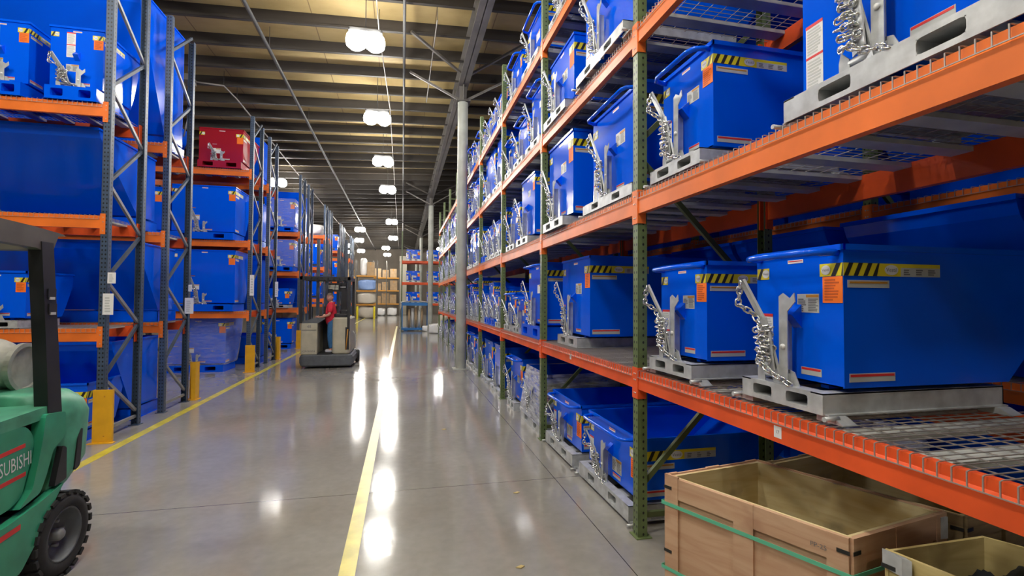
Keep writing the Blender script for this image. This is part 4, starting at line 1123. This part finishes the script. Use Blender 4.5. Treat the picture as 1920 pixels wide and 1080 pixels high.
# ------------------------------------------------------------------ wooden crates
def crate(name, TL, TR, BR_, BL_, H_, label, outer, inner, straps=True, marks=None, z0=0.0, t=.022, battens=True):
    """corners of the top rim: front-far, front-near, back-near, back-far (x,y)"""
    cs = [Vector((*p, 0)) for p in (TL, TR, BR_, BL_)]
    cen = sum(cs, Vector()) / 4
    r = empty(name, (cen.x, cen.y, z0)); L_ = [c - cen for c in cs]
    names = ['front_panel', 'near_panel', 'back_panel', 'far_panel']
    for i in range(4):
        a = L_[i]; b_ = L_[(i + 1) % 4]; d = (b_ - a).normalized(); n = Vector((d.y, -d.x, 0))
        if n.dot((a + b_) / 2) < 0: n = -n
        ln = (b_ - a).length
        g = MB()
        M = Matrix(((d.x, n.x, 0, a.x), (d.y, n.y, 0, a.y), (0, 0, 1, 0), (0, 0, 0, 1)))
        hh = H_ - .0012 * i; g.box(0, ln, -t, -t / 2, 0, hh, inner, M); g.box(0, ln, -t / 2, 0, 0, hh - .0003, outer, M)
        if battens:
            for q_ in ((0, .075), (ln / 2 - .045, ln / 2 + .045), (ln - .075, ln)):
                g.box(q_[0], q_[1], .0003, .014, 0, H_ + (.012 if i == 0 and q_[0] == 0 else .003 + .0004 * i), outer, M)
            g.box(0.001, ln - .001, .0002, .012, H_ - .10, H_ + .001, outer, M); g.box(0, ln, 0, .012, 0, .09, outer, M)
        if i in (0, 1):
            for zz in (H_ - .10, H_ - .42, .12):
                for xx in (-.004, ln - .04): g.box(xx, xx + .044, .0145, .0165, zz + .04, zz + .055, BLK, M)
        g.build(names[i], r)
    g = MB(); g.prism([(p.x, p.y) for p in L_], 'z', .01, .03, inner); g.build('bottom', r)
    if straps:
        for zz in (H_ - .145, H_ - .47):
            g = MB()
            for i in range(4):
                a = L_[i]; b_ = L_[(i + 1) % 4]; d = (b_ - a).normalized(); n = Vector((d.y, -d.x, 0)); n = n if n.dot((a + b_) / 2) > 0 else -n
                ln = (b_ - a).length
                M = Matrix(((d.x, n.x, 0, a.x), (d.y, n.y, 0, a.y), (0, 0, 1, 0), (0, 0, 0, 1)))
                g.box(-.018, ln + .018, .016, .018, zz, zz + .017, STRAP, M)
            g.build('strap', r)
    if marks:
        a = L_[0]; b_ = L_[1]; d = (b_ - a).normalized(); n = d.cross(Vector((0, 0, 1))); n = n if n.dot((a + b_) / 2) > 0 else -n
        g = MB(); dc = Decal(g, a + d * ((b_ - a).length * .80) + n * .0135 + Vector((0, 0, H_ - .055)), d, (0, 0, 1)); dc.text(marks, .06, -.01, .026, TXT)
        g.build('handwriting', r)
    tag(r, label, 'crate'); return r
crate('wooden_crate', (1.34, 2.26), (1.67, 1.515), (2.275, 1.62), (1.965, 2.36), .80, 'large open pinkish plywood crate with green straps under the lowest shelf', PLYO, PLYI, marks='PP-25')
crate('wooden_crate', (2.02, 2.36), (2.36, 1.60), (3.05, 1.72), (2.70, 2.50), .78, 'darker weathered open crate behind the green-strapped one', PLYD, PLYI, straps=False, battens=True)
cr3 = crate('wooden_crate', (1.725, 1.425), (1.86, .92), (2.45, .98), (2.20, 1.43), .80, 'yellowish open crate at the bottom right corner holding dark cloth', PLYY, PLYY, straps=False, battens=False, t=.012)
g = MB(); n_ = Matrix.Translation((1.725, 1.425, 0))
# metal corner brackets
tag(MB().prism([(1.722, 1.432), (1.72, 1.36), (1.733, 1.335), (1.738, 1.36)], 'z', .735, .80, GALV).build('corner_bracket'), 'grey metal bracket on the corner of the yellowish crate', 'bracket')
tag(MB().box(2.262, 2.268, 1.60, 1.66, .70, .79, GALV).box(2.23, 2.268, 1.596, 1.602, .70, .79, GALV).build('corner_bracket'), 'grey metal bracket on the back corner of the strapped crate', 'bracket')
# dark cloth heap
V = []; F = []; N = 26
for i in range(N + 1):
    for j in range(N + 1):
        u, v = i / N, j / N; x = 1.925 + .33 * u; y = .985 + .385 * v
        e2 = min(u, 1 - u, v, 1 - v); zz = .66 + .14 * min(1, e2 * 4) * (.6 + .4 * math.sin(5 * u + 2)) + .025 * math.sin(17 * u + 6 * v) + .02 * math.sin(12 * v - 9 * u) + .012 * math.sin(31 * u * v)
        V.append((x + .012 * math.sin(9 * v), y, min(zz, .83)))
for i in range(N):
    for j in range(N): F.append((i * (N + 1) + j, (i + 1) * (N + 1) + j, (i + 1) * (N + 1) + j + 1, i * (N + 1) + j + 1))
o = MB().add(V, F, CLOTH, True).build('cloth'); sm = o.modifiers.new('t', 'SOLIDIFY'); sm.thickness = .012; tag(o, 'crumpled dark grey cloth lying inside the yellowish crate', 'cloth')
tag(MB().tube([(2.45, 2.0, .90), (2.62, 1.5, .84)], .03, PIPE, 8).build('plastic_tube'), 'grey plastic tube lying on the weathered crate', 'tube') if False else None
lump('plastic_bag', (3.15, 2.75, .42), .3, .28, .44, BAG, 'pale plastic sheet on the floor behind the wooden crates', 'bag', 14)

# ------------------------------------------------------------------ green forklift (rear end towards the far aisle)
R = empty('forklift', (-2.5, 2.6, 0))
def fb(g, name): o = g.build(name, R); o.matrix_parent_inverse = Matrix.Translation((2.5, -2.6, 0)); return o
def rounded_poly(P, r, n=4):
    out = []; N = len(P)
    for i in range(N):
        p0, p1, p2 = Vector(P[i - 1]), Vector(P[i]), Vector(P[(i + 1) % N]); a = (p0 - p1); b_ = (p2 - p1)
        rr = min(r, a.length * .45, b_.length * .45); a = p1 + a.normalized() * rr; b_ = p1 + b_.normalized() * rr
        for k in range(n + 1):
            t = k / n; out.append(tuple(a * (1 - t) ** 2 + p1 * 2 * t * (1 - t) + b_ * t * t))
    return out
xs_, xn_ = -2.02, -3.10
# counterweight: loft of rounded plan sections
def section(z, back, side, r):
    P = [(xn_ + side, 3.40), (xs_ - side, 3.40), (xs_ - side, back), (xn_ + side, back)]
    return [(p[0], p[1], z) for p in rounded_poly(P, r, 5)]
secs = [section(.50, 3.50, .03, .03), section(.56, 3.62, .0, .10), section(.66, 3.86, 0, .26), section(.95, 3.90, 0, .28), section(1.03, 3.86, .02, .28), section(1.10, 3.78, .07, .25), section(1.125, 3.66, .16, .2)]
V = [p for s_ in secs for p in s_]; n_ = len(secs[0]); F = []
for k in range(len(secs) - 1):
    for i in range(n_): F.append((k * n_ + i, k * n_ + (i + 1) % n_, (k + 1) * n_ + (i + 1) % n_, (k + 1) * n_ + i))
F.append(tuple(range(n_))[::-1]); F.append(tuple(range((len(secs) - 1) * n_, len(secs) * n_)))
g = MB().add(V, F, FGREEN2, True)
for p in range(-1, 0): g.s[-1] = False; g.s[-2] = False
fb(g, 'counterweight')
g = MB(); P = rounded_poly([(3.605, .60), (3.66, .62), (3.68, .86), (3.635, .80)], .02)
g.prism(P, 'x', -2.05, -2.012, BLACK); fb(g, 'tail_lamp')['label'] = 'dark scuffed rear lamp recess'
# lower body side
g = MB(); P = rounded_poly([(1.2, .22), (3.16, .20), (3.30, .34), (3.44, .52), (3.50, .575), (3.30, .53), (3.06, .50), (1.2, .48)], .03)
g.prism(P, 'x', -2.045, -2.0, FGREEN); g.prism([(1.2, .22), (3.15, .22), (3.25, .5), (1.2, .48)], 'x', -3.1, -2.045, DGREY)
for s_ in (0,):
    d = Decal(g, (-2.0, 3.0, .43), (0, 1, 0), (0, 0, 1))
    d.poly([(-.6, -.03), (.15, .012), (.15, .042), (-.6, .0)], REDL)
fb(g, 'lower_body')
# hood
g = MB(); P = rounded_poly([(1.6, .52), (3.12, .565), (3.20, .60), (3.27, .80), (3.285, .90), (3.22, .985), (1.6, .985)], .05)
g.prism(P, 'x', -3.02, -2.03, FGREEN)
fb(g, 'hood')
g = MB(); d = Decal(g, (-2.03, 2.93, .80), (0, 1, .05), (0, -.05, 1))
tv = text_geo('MITSUBISHI')[0]; tw = max(v[0] for v in tv) - min(v[0] for v in tv); sx_ = .33 / (tw * .108); d.text('MITSUBISHI', .335 - .165 - .005, -.02, .108, WHT, 1, sx_); d.rect(-.6, .29, .052, .074, REDL); d.rect(-.6, .29, -.107, -.085, REDL)
fb(g, 'side_lettering')['label'] = 'white lettering between two red stripes'
# rear pillar and a black plate painted as its shaded triangular opening
g = MB()
A = rounded_poly([(3.14, .545), (3.30, .58), (3.345, .66), (3.40, .80), (3.47, .835), (3.50, .86), (3.50, 1.0), (3.33, 1.02), (3.31, .88), (3.29, .80), (3.24, .62)], .02, 2)
g.prism(A, 'x', -2.07, -2.005, FGREEN); fb(g, 'pillar')
fb(MB().prism(rounded_poly([(3.405, .575), (3.51, .59), (3.505, .78), (3.47, .80)], .01, 2), 'x', -2.03, -1.999, BLACK), 'opening_shade_plate')['label'] = 'black tapered plate imitating a shaded opening beside the counterweight'
g = MB().box(-3.05, -2.08, 3.2, 3.42, .40, .98, BLACK); g.box(-3.0, -2.08, 3.2, 3.6, .25, .52, BLACK); fb(g, 'chassis')
g = MB().prism(rounded_poly([(3.20, .985), (3.46, .99), (3.50, 1.03), (3.46, 1.06), (2.4, 1.03), (2.4, .985)], .02), 'x', -3.05, -2.03, FGREEN2); fb(g, 'rear_deck')
# overhead guard
for xx in (-2.06, -3.06):
    V = []
    for (y, z, hw) in ((3.44, .99, .058), (3.40, 1.40, .052), (3.335, 2.02, .048)):
        V += [(xx - .035, y - hw, z), (xx + .035, y - hw, z), (xx + .035, y + hw, z), (xx - .035, y + hw, z)]
    F = [(0, 1, 2, 3), (8, 11, 10, 9)]
    for k in (0, 4):
        for i in range(4): F.append((k + i, k + (i + 1) % 4, k + 4 + (i + 1) % 4, k + 4 + i))
    fb(MB().add(V, F, BLACK), 'guard_post')
    fb(MB().bar((xx, 1.9, 1.1), (xx, 2.15, 2.0), .07, .06, BLACK, side=(1, 0, 0)), 'guard_post')
g = MB()
gm = mat('grey_brown_guard_paint', (0.115, 0.105, 0.085), .5, noise=.3)
g.prism([(2.0, 2.02), (3.25, 1.98), (3.38, 1.955), (3.43, 2.065), (3.50, 2.075), (3.45, 2.085), (3.22, 2.10), (2.0, 2.14)], 'x', -2.09, -2.03, gm)
g.prism([(2.0, 2.02), (3.25, 1.98), (3.38, 1.955), (3.43, 2.065), (3.45, 2.085), (3.22, 2.10), (2.0, 2.14)], 'x', -3.09, -3.03, gm)
g.box(-3.06, -2.06, 3.30, 3.40, 1.97, 2.07, gm)
for k in range(7): g.box(-3.06, -2.06, 2.05 + k * .18, 2.09 + k * .18, 2.04, 2.10, BLACK)
fb(g, 'overhead_guard')
g = MB().lathe([(0, -.05), (.06, -.05), (.085, 0), (.085, .03), (0, .035)], AMBER, axis='y', seg=18, M=Matrix.Translation((-2.42, 3.30, 1.86))); g.box(-2.47, -2.37, 3.26, 3.30, 1.84, 1.98, BLACK); fb(g, 'work_lamp')
for (xx, yy, zz) in ((-2.08, 3.375, 1.72), (-2.08, 3.385, 1.63)):
    g = MB().box(xx + .043, xx + .06, yy - .03, yy + .035, zz - .03, zz + .03, BLACK).box(xx + .045, xx + .064, yy - .02, yy + .02, zz - .035, zz - .02, HOUS); fb(g, 'marker_lamp')
# gas tank
g = MB(); M = Matrix.Translation((-2.42, 3.66, 1.255)) @ Matrix.Scale(1.08, 4)
g.lathe([(0, -.75), (.10, -.74), (.165, -.68), (.175, -.6), (.175, -.11), (.168, -.05), (.15, -.01), (.122, .012), (.118, .02), (.118, .072)], TANK, axis='x', seg=32, M=M)
g.lathe([(.116, .07), (.142, .072), (.142, .098), (.120, .100), (.118, .086), (0, .086)], TANK, axis='x', seg=32, M=M, smooth=False)
g.tube([M @ Vector((.05, .11, .02)), M @ Vector((.10, .15, .03)), M @ Vector((.10, .17, -.06)), M @ Vector((.05, .14, -.10))], .010, TANK, 8)
fb(g, 'gas_tank')
g = MB()
for xx in (-2.62, -2.95): g.lathe([(.178, -.02), (.184, -.02), (.184, .02), (.178, .02)], BLACK, axis='x', seg=28, M=Matrix.Translation((xx, 3.66, 1.255)) @ Matrix.Scale(1.09, 4))
g.box(-2.98, -2.55, 3.56, 3.76, 1.03, 1.09, BLACK); g.box(-2.62, -2.55, 3.6, 3.72, 1.0, 1.08, BLACK); fb(g, 'tank_bracket')
# rear wheels
def truck_wheel(x, y, rad, wd, name='wheel'):
    w_ = empty(name, (0, 0, 0)); w_.parent = R; w_.matrix_parent_inverse = Matrix.Translation((2.5, -2.6, 0)); w_.location = (x, y, rad)
    g = MB(); h2 = wd / 2
    g.lathe([(rad * .62, -h2), (rad * .80, -h2), (rad * .93, -h2 * .8), (rad * .955, -h2 * .5), (rad * .955, h2 * .5), (rad * .93, h2 * .8), (rad * .82, h2), (rad * .70, h2 * 1.02), (rad * .62, h2 * .92)], RUBBER, axis='x', seg=40)
    nb = 22
    for i in range(nb):
        for sgn in (-1, 1):
            t = 2 * PI * (i + (.5 if sgn > 0 else 0)) / nb
            M = Matrix.Rotation(t, 4, 'X')
            g.box(*(sorted((sgn * h2 * .12, sgn * h2 * .98))), -rad * .085, rad * .085, rad * .91, rad * .985, RUBBER, M)
    g.build('tyre', w_)
    g = MB(); g.lathe([(rad * .63, h2 * .85), (rad * .60, h2 * .95), (rad * .57, h2 * .85), (rad * .52, h2 * .1), (rad * .30, -h2 * .1), (rad * .22, h2 * .0), (0, 0)], DGREY, axis='x', seg=32); g.build('rim', w_)
    g = MB(); g.lathe([(rad * .14, 0), (rad * .14, h2 * .65), (rad * .09, h2 * .8), (0, h2 * .82)], BGREY, axis='x', seg=14)
    for i in range(5):
        t = 2 * PI * i / 5; g.lathe([(.012, 0), (.012, .03), (0, .032)], BGREY, axis='x', seg=6, M=Matrix.Translation((-.002, rad * .3 * math.cos(t), rad * .3 * math.sin(t))))
    g.build('hub', w_)
    return w_
truck_wheel(-2.07, 3.50, .255, .17); truck_wheel(-3.03, 3.50, .255, .17); truck_wheel(-2.10, 1.9, .32, .2); truck_wheel(-3.0, 1.9, .32, .2)
g = MB().box(-2.75, -2.35, 2.35, 2.8, 1.0, 1.12, BLACK).box(-2.75, -2.35, 2.72, 2.84, 1.1, 1.55, BLACK); fb(g, 'seat')
tag(R, 'green forklift with a gas tank parked at the lower left corner', 'forklift')

# ------------------------------------------------------------------ stand-up reach truck
T = empty('reach_truck', (-1.8, 12.45, 0))
def tb(g, name, lab=None):
    o = g.build(name, T); 
    if lab: o['label'] = lab
    return o
g = MB().rbox(-.60, .60, .0, 1.35, .05, .34, DGREY, .09, 5); g.rbox(-.63, .63, .03, 1.3, .10, .30, DGREY, .09, 5); tb(g, 'chassis')
g = MB().rbox(-.59, -.21, .02, 1.2, .34, 1.10, KHAKI, .035, 3); g.box(-.57, -.235, .012, .02, .93, .94, DGREY); tb(g, 'battery_cabinet')
g = MB(); d = Decal(g, (-.40, .0195, 0), (1, 0, 0), (0, 0, 1)); d.text('48', 0.0, 1.015, .10, TXT); d.text('CROWN', 0, .42, .06, TXT, 2, 1.2); tb(g, 'number_marking')
g = MB().prism([(-.60, 1.10), (-.20, 1.10), (-.05, 1.20), (-.22, 1.24), (-.40, 1.19), (-.60, 1.13)], 'y', .03, 1.1, DGREY); tb(g, 'console')
g = MB().tube([(-.22, .35, 1.22), (-.20, .32, 1.28), (-.14, .30, 1.29)], .02, BLACK, 8); tb(g, 'control_handle')
g = MB().rbox(.13, .56, .0, 1.3, .34, 1.24, KHAKI, .10, 5); tb(g, 'motor_cabinet')
g = MB().rbox(.16, .50, .05, .6, 1.24, 1.33, BLACK, .07, 4).rbox(.28, .5, .1, .5, 1.3, 1.42, BLACK, .06, 4); tb(g, 'backrest_pad')
g = MB().box(.44, .53, -.002, .0, .45, 1.0, BLACK); g.tube([(.6, .2, .42), (.66, .2, .5), (.66, .2, .8), (.6, .2, .9)], .012, BGREY, 8); g.tube([(.46, -.005, .45), (.50, -.01, .95)], .012, BROWN, 6); tb(g, 'side_hose')
g = MB().box(-.21, .13, .9, 1.25, .34, 1.5, BLACK).box(-.21, .13, .02, .9, .34, .36, BLACK); tb(g, 'operator_compartment')
g = MB().box(-.62, .54, 0, .06, 2.16, 2.24, BLACK).box(-.62, .54, 1.2, 1.26, 2.16, 2.24, BLACK).box(-.62, -.56, 0, 1.26, 2.16, 2.24, BLACK).box(.48, .54, 0, 1.26, 2.16, 2.24, BLACK)
for k in range(8): g.box(-.5 + k * .13, -.48 + k * .13, 0, 1.26, 2.17, 2.21, BLACK)
tb(g, 'overhead_guard')
for (xx, yy, z0_) in ((-.59, .03, 1.1), (.51, .03, .9), (-.59, 1.2, 1.1), (.51, 1.2, .9)):
    tb(MB().box(xx - .03, xx + .03, yy - .03, yy + .03, z0_, 2.18, BLACK), 'guard_post')
g = MB().box(-.05, .40, .55, .62, 1.88, 2.10, BLACK).box(-.05, .06, .52, .62, 1.2, 1.95, BLACK).box(.28, .42, .5, .62, 1.3, 1.95, BLACK); tb(g, 'mast_housing')
g = MB().box(-.04, .20, .535, .55, 1.93, 2.05, mat('ivory_plate', (.62, .62, .5), .5)); d = Decal(g, (.08, .5345, 1.99), (1, 0, 0), (0, 0, 1)); d.text('CROWN', 0, 0, .052, TXT); tb(g, 'name_plate')
g = MB().box(.24, .38, .538, .55, 1.985, 2.015, HOUS); tb(g, 'white_light_bar')
for xx in (-.42, -.20, .10, .30):
    tb(MB().box(xx - .035, xx + .035, 1.28, 1.40, .1, 3.3 if abs(xx) > .15 else 3.1, BNAVY), 'mast_rail')
for (xx, yy) in ((.50, 1.18), (-.45, 1.18), (0, .2)):
    w_ = MB().lathe([(0, -.05), (.15, -.05), (.165, -.03), (.165, .03), (.15, .05), (0, .05)], RUBBER, axis='x', seg=24).build('wheel', T, (xx + (.13 if xx > .3 else 0), yy, .165))
for xx in (-.42, .2): tb(MB().box(xx - .05, xx + .05, 1.4, 2.4, .12, .16, BLACK), 'fork')
tag(T, 'beige and grey stand-up reach truck driven along the aisle', 'lift truck')

# ------------------------------------------------------------------ the operator
def skinned(nodes, edges, radii, sub=2):
    me = bpy.data.meshes.new('skin'); me.from_pydata(nodes, edges, []); ob = bpy.data.objects.new('skin', me); COL.objects.link(ob)
    sk = ob.modifiers.new('s', 'SKIN'); sk.use_smooth_shade = True
    for i, r in enumerate(radii): me.skin_vertices[0].data[i].radius = r if isinstance(r, tuple) else (r, r)
    me.skin_vertices[0].data[0].use_root = True
    sb = ob.modifiers.new('u', 'SUBSURF'); sb.levels = sub
    dg = bpy.context.evaluated_depsgraph_get(); dg.update()
    m2 = bpy.data.meshes.new_from_object(ob.evaluated_get(dg)); V = [tuple(v.co) for v in m2.vertices]; F = [tuple(p.vertices) for p in m2.polygons]
    bpy.data.objects.remove(ob); bpy.data.meshes.remove(m2); bpy.data.meshes.remove(me)
    return V, F
# faces -x, head turned to the camera (-y); stands on z=.36
Z0 = .36; P_ = {}
def N_(n, x, y, z): P_[n] = (x, y, z + Z0)
N_('pel', .02, 0, .80); N_('belly', -.01, 0, .95); N_('chest', -.01, 0, 1.14); N_('neck', -.015, 0, 1.275); N_('head', -.03, -.01, 1.36)
N_('hL', .02, -.085, .77); N_('kL', -.02, -.09, .42); N_('aL', .02, -.09, .08); N_('tL', -.10, -.10, .035)
N_('hR', .02, .085, .77); N_('kR', -.04, .09, .42); N_('aR', -.0, .09, .08); N_('tR', -.13, .10, .035)
N_('sL', .0, -.17, 1.245); N_('eL', -.02, -.22, .99); N_('wL', -.24, -.15, .92); N_('pL', -.30, -.13, .925)
N_('sR', .0, .17, 1.245); N_('eR', -.08, .22, 1.0); N_('wR', -.30, .14, .93); N_('pR', -.36, .12, .935)
names = list(P_); idx = {n: i for i, n in enumerate(names)}
ED = [('pel', 'belly'), ('belly', 'chest'), ('chest', 'neck'), ('neck', 'head'), ('pel', 'hL'), ('hL', 'kL'), ('kL', 'aL'), ('aL', 'tL'), ('pel', 'hR'), ('hR', 'kR'), ('kR', 'aR'), ('aR', 'tR'),
      ('chest', 'sL'), ('sL', 'eL'), ('eL', 'wL'), ('wL', 'pL'), ('chest', 'sR'), ('sR', 'eR'), ('eR', 'wR'), ('wR', 'pR')]
RD = dict(pel=.095, belly=.105, chest=.095, neck=.055, head=.06, hL=.07, kL=.045, aL=.040, tL=.034, hR=.07, kR=.045, aR=.040, tR=.034, sL=.048, eL=.040, wL=.028, pL=.03, sR=.048, eR=.042, wR=.028, pR=.03)
V, F = skinned([P_[n] for n in names], [(idx[a], idx[b_]) for a, b_ in ED], [RD[n] for n in names])
PX, PY = -1.72, 12.72
PR = empty('person', (PX, PY, .017)); PR.scale = (.955, .955, .955)
g = MB().add(V, F, SKIN, True)
# fingers curled over the handles
for s_, pn in ((-1, 'pL'), (1, 'pR')):
    p = Vector(P_[pn])
    for k in range(4):
        o_ = (k - 1.5) * .017; L_ = (.042, .048, .046, .036)[k]
        g.tube([p + Vector((-.005, o_, .004)), p + Vector((-.03 - L_ * .3, o_, .006)), p + Vector((-.035 - L_ * .6, o_, -.018)), p + Vector((-.025 - L_ * .5, o_, -.042))], [.0095, .009, .0085, .007], SKIN, 8)
    g.tube([p + Vector((.01, s_ * .022, .0)), p + Vector((-.015, s_ * .042, -.008)), p + Vector((-.035, s_ * .045, -.022))], [.011, .010, .008], SKIN, 8)
# head looking at the camera
H0 = Vector((-.045, -.015, 1.430 + Z0)); HM = Matrix.Translation(H0) @ Matrix.Rotation(-.45, 4, 'Z')   # face axis -y turned a little towards -x
seg, rings = 28, 20; V = []; F = []
for i in range(rings + 1):
    ph = PI * i / rings
    for k in range(seg):
        th = 2 * PI * k / seg; x = math.sin(ph) * math.cos(th); y = math.sin(ph) * math.sin(th); z = math.cos(ph)
        rx, ry, rz_ = .078, .098, .118
        if z < 0: rx *= 1 - .28 * (-z) ** 1.5; ry *= 1 - .12 * (-z)
        vx, vy, vz = x * rx, y * ry, z * rz_
        if y < -.5:
            if abs(x) < .20 and -.42 < z < .12: vy -= .020 * (1 - abs(x) / .20) * (1 - abs(z + .22) / .34 if abs(z + .22) < .34 else 0)
            if .0 < z < .22 and .18 < abs(x) < .55: vy += .008
            if -.55 > z > -.62 and abs(x) < .3: vy += .004
            if z < -.72 and abs(x) < .3: vy -= .008
        V.append((vx, vy, vz))
for i in range(rings):
    for k in range(seg):
        l_ = (k + 1) % seg; F.append((i * seg + k, (i + 1) * seg + k, (i + 1) * seg + l_, i * seg + l_))
g.add(V, F, SKIN, True, HM)
for s_ in (-1, 1):
    g.sphere((s_ * .078, .012, -.005), .010, .02, .03, SKIN, 10, 8, HM)
    g.sphere((s_ * .029, -.083, .010), .012, .009, .008, HOUS, 10, 6, HM); g.sphere((s_ * .029, -.0905, .010), .005, .003, .005, BLACK, 8, 6, HM)
    g.box(s_ * .029 - .014, s_ * .029 + .014, -.096, -.086, .026, .030, HAIR, HM)
g.box(-.020, .020, -.092, -.085, -.063, -.057, mat('lips', (.42, .12, .10), .5), HM)
g.build('body', PR)
g = MB(); V2 = []
for i in range(11):
    ph = PI * .56 * i / 10
    for k in range(seg):
        th = 2 * PI * k / seg; x = math.sin(ph) * math.cos(th); y = math.sin(ph) * math.sin(th); z = math.cos(ph)
        if y < -.1: z = max(z, .52)
        V2.append((x * .084, y * .105 + .004, z * .125 + .002))
F2 = [(i * seg + k, (i + 1) * seg + k, (i + 1) * seg + (k + 1) % seg, i * seg + (k + 1) % seg) for i in range(10) for k in range(seg)]
g.add(V2, F2, HAIR, True, HM); g.build('hair', PR)
def sub(nl, rd, mt, name, ends=None):
    nl_i = {n: i for i, n in enumerate(nl)}; pts = [ends.get(n, P_.get(n)) if ends else P_[n] for n in nl]
    return nl_i, pts
e_ = lambda a, b_, t: tuple(Vector(P_[a]) * (1 - t) + Vector(P_[b_]) * t)
nl = ['hem', 'belly', 'chest', 'collar', 'sL', 'cL', 'sR', 'cR']
pts = [(P_['pel'][0], 0, .66 + Z0), P_['belly'], P_['chest'], e_('chest', 'neck', .72), P_['sL'], e_('sL', 'eL', .85), P_['sR'], e_('sR', 'eR', .85)]
V, F = skinned(pts, [(0, 1), (1, 2), (2, 3), (2, 4), (4, 5), (2, 6), (6, 7)], [(.150, .165), (.175, .175), (.160, .175), .085, .088, .068, .088, .068])
MB().add(V, F, SHIRT, True).build('shirt', PR)
pts = [P_['pel'], (P_['belly'][0], 0, .95 + Z0), P_['hL'], P_['kL'], e_('kL', 'aL', .95), P_['hR'], P_['kR'], e_('kR', 'aR', .95)]
V, F = skinned(pts, [(0, 1), (0, 2), (2, 3), (3, 4), (0, 5), (5, 6), (6, 7)], [.142, .125, .108, .078, .064, .108, .078, .064])
MB().add(V, F, JEAN, True).build('jeans', PR)
for s_ in ('L', 'R'):
    a = Vector(P_['a' + s_]); t_ = Vector(P_['t' + s_])
    g = MB(); V, F = skinned([tuple(a + Vector((.03, 0, -.035))), tuple((a + t_) / 2 + Vector((0, 0, -.012))), tuple(t_ + Vector((-.04, 0, .002)))], [(0, 1), (1, 2)], [(.045, .05), (.046, .05), (.04, .034)])
    V = [(x, y, max(z, Z0 + .001)) for x, y, z in V]
    g.add(V, F, SHOE, True).build('shoe', PR)
tag(PR, 'person in red shirt and blue jeans standing at the controls of the reach truck', 'person')

# small litter on the floor
for i, (x, y, s_) in enumerate(((1.0, 4.15, 'near the floor joint by the right rack'), (.55, 6.35, 'in the middle of the right lane'), (.75, 3.0, 'low in the right lane'))):
    tag(MB().prism([(x - .03, y), (x, y - .015), (x + .03, y + .005), (x + .01, y + .02)], 'z', .001, .006, PLYY).build('paper_scrap'), 'tiny paper scrap on the concrete %s' % s_, 'scrap')
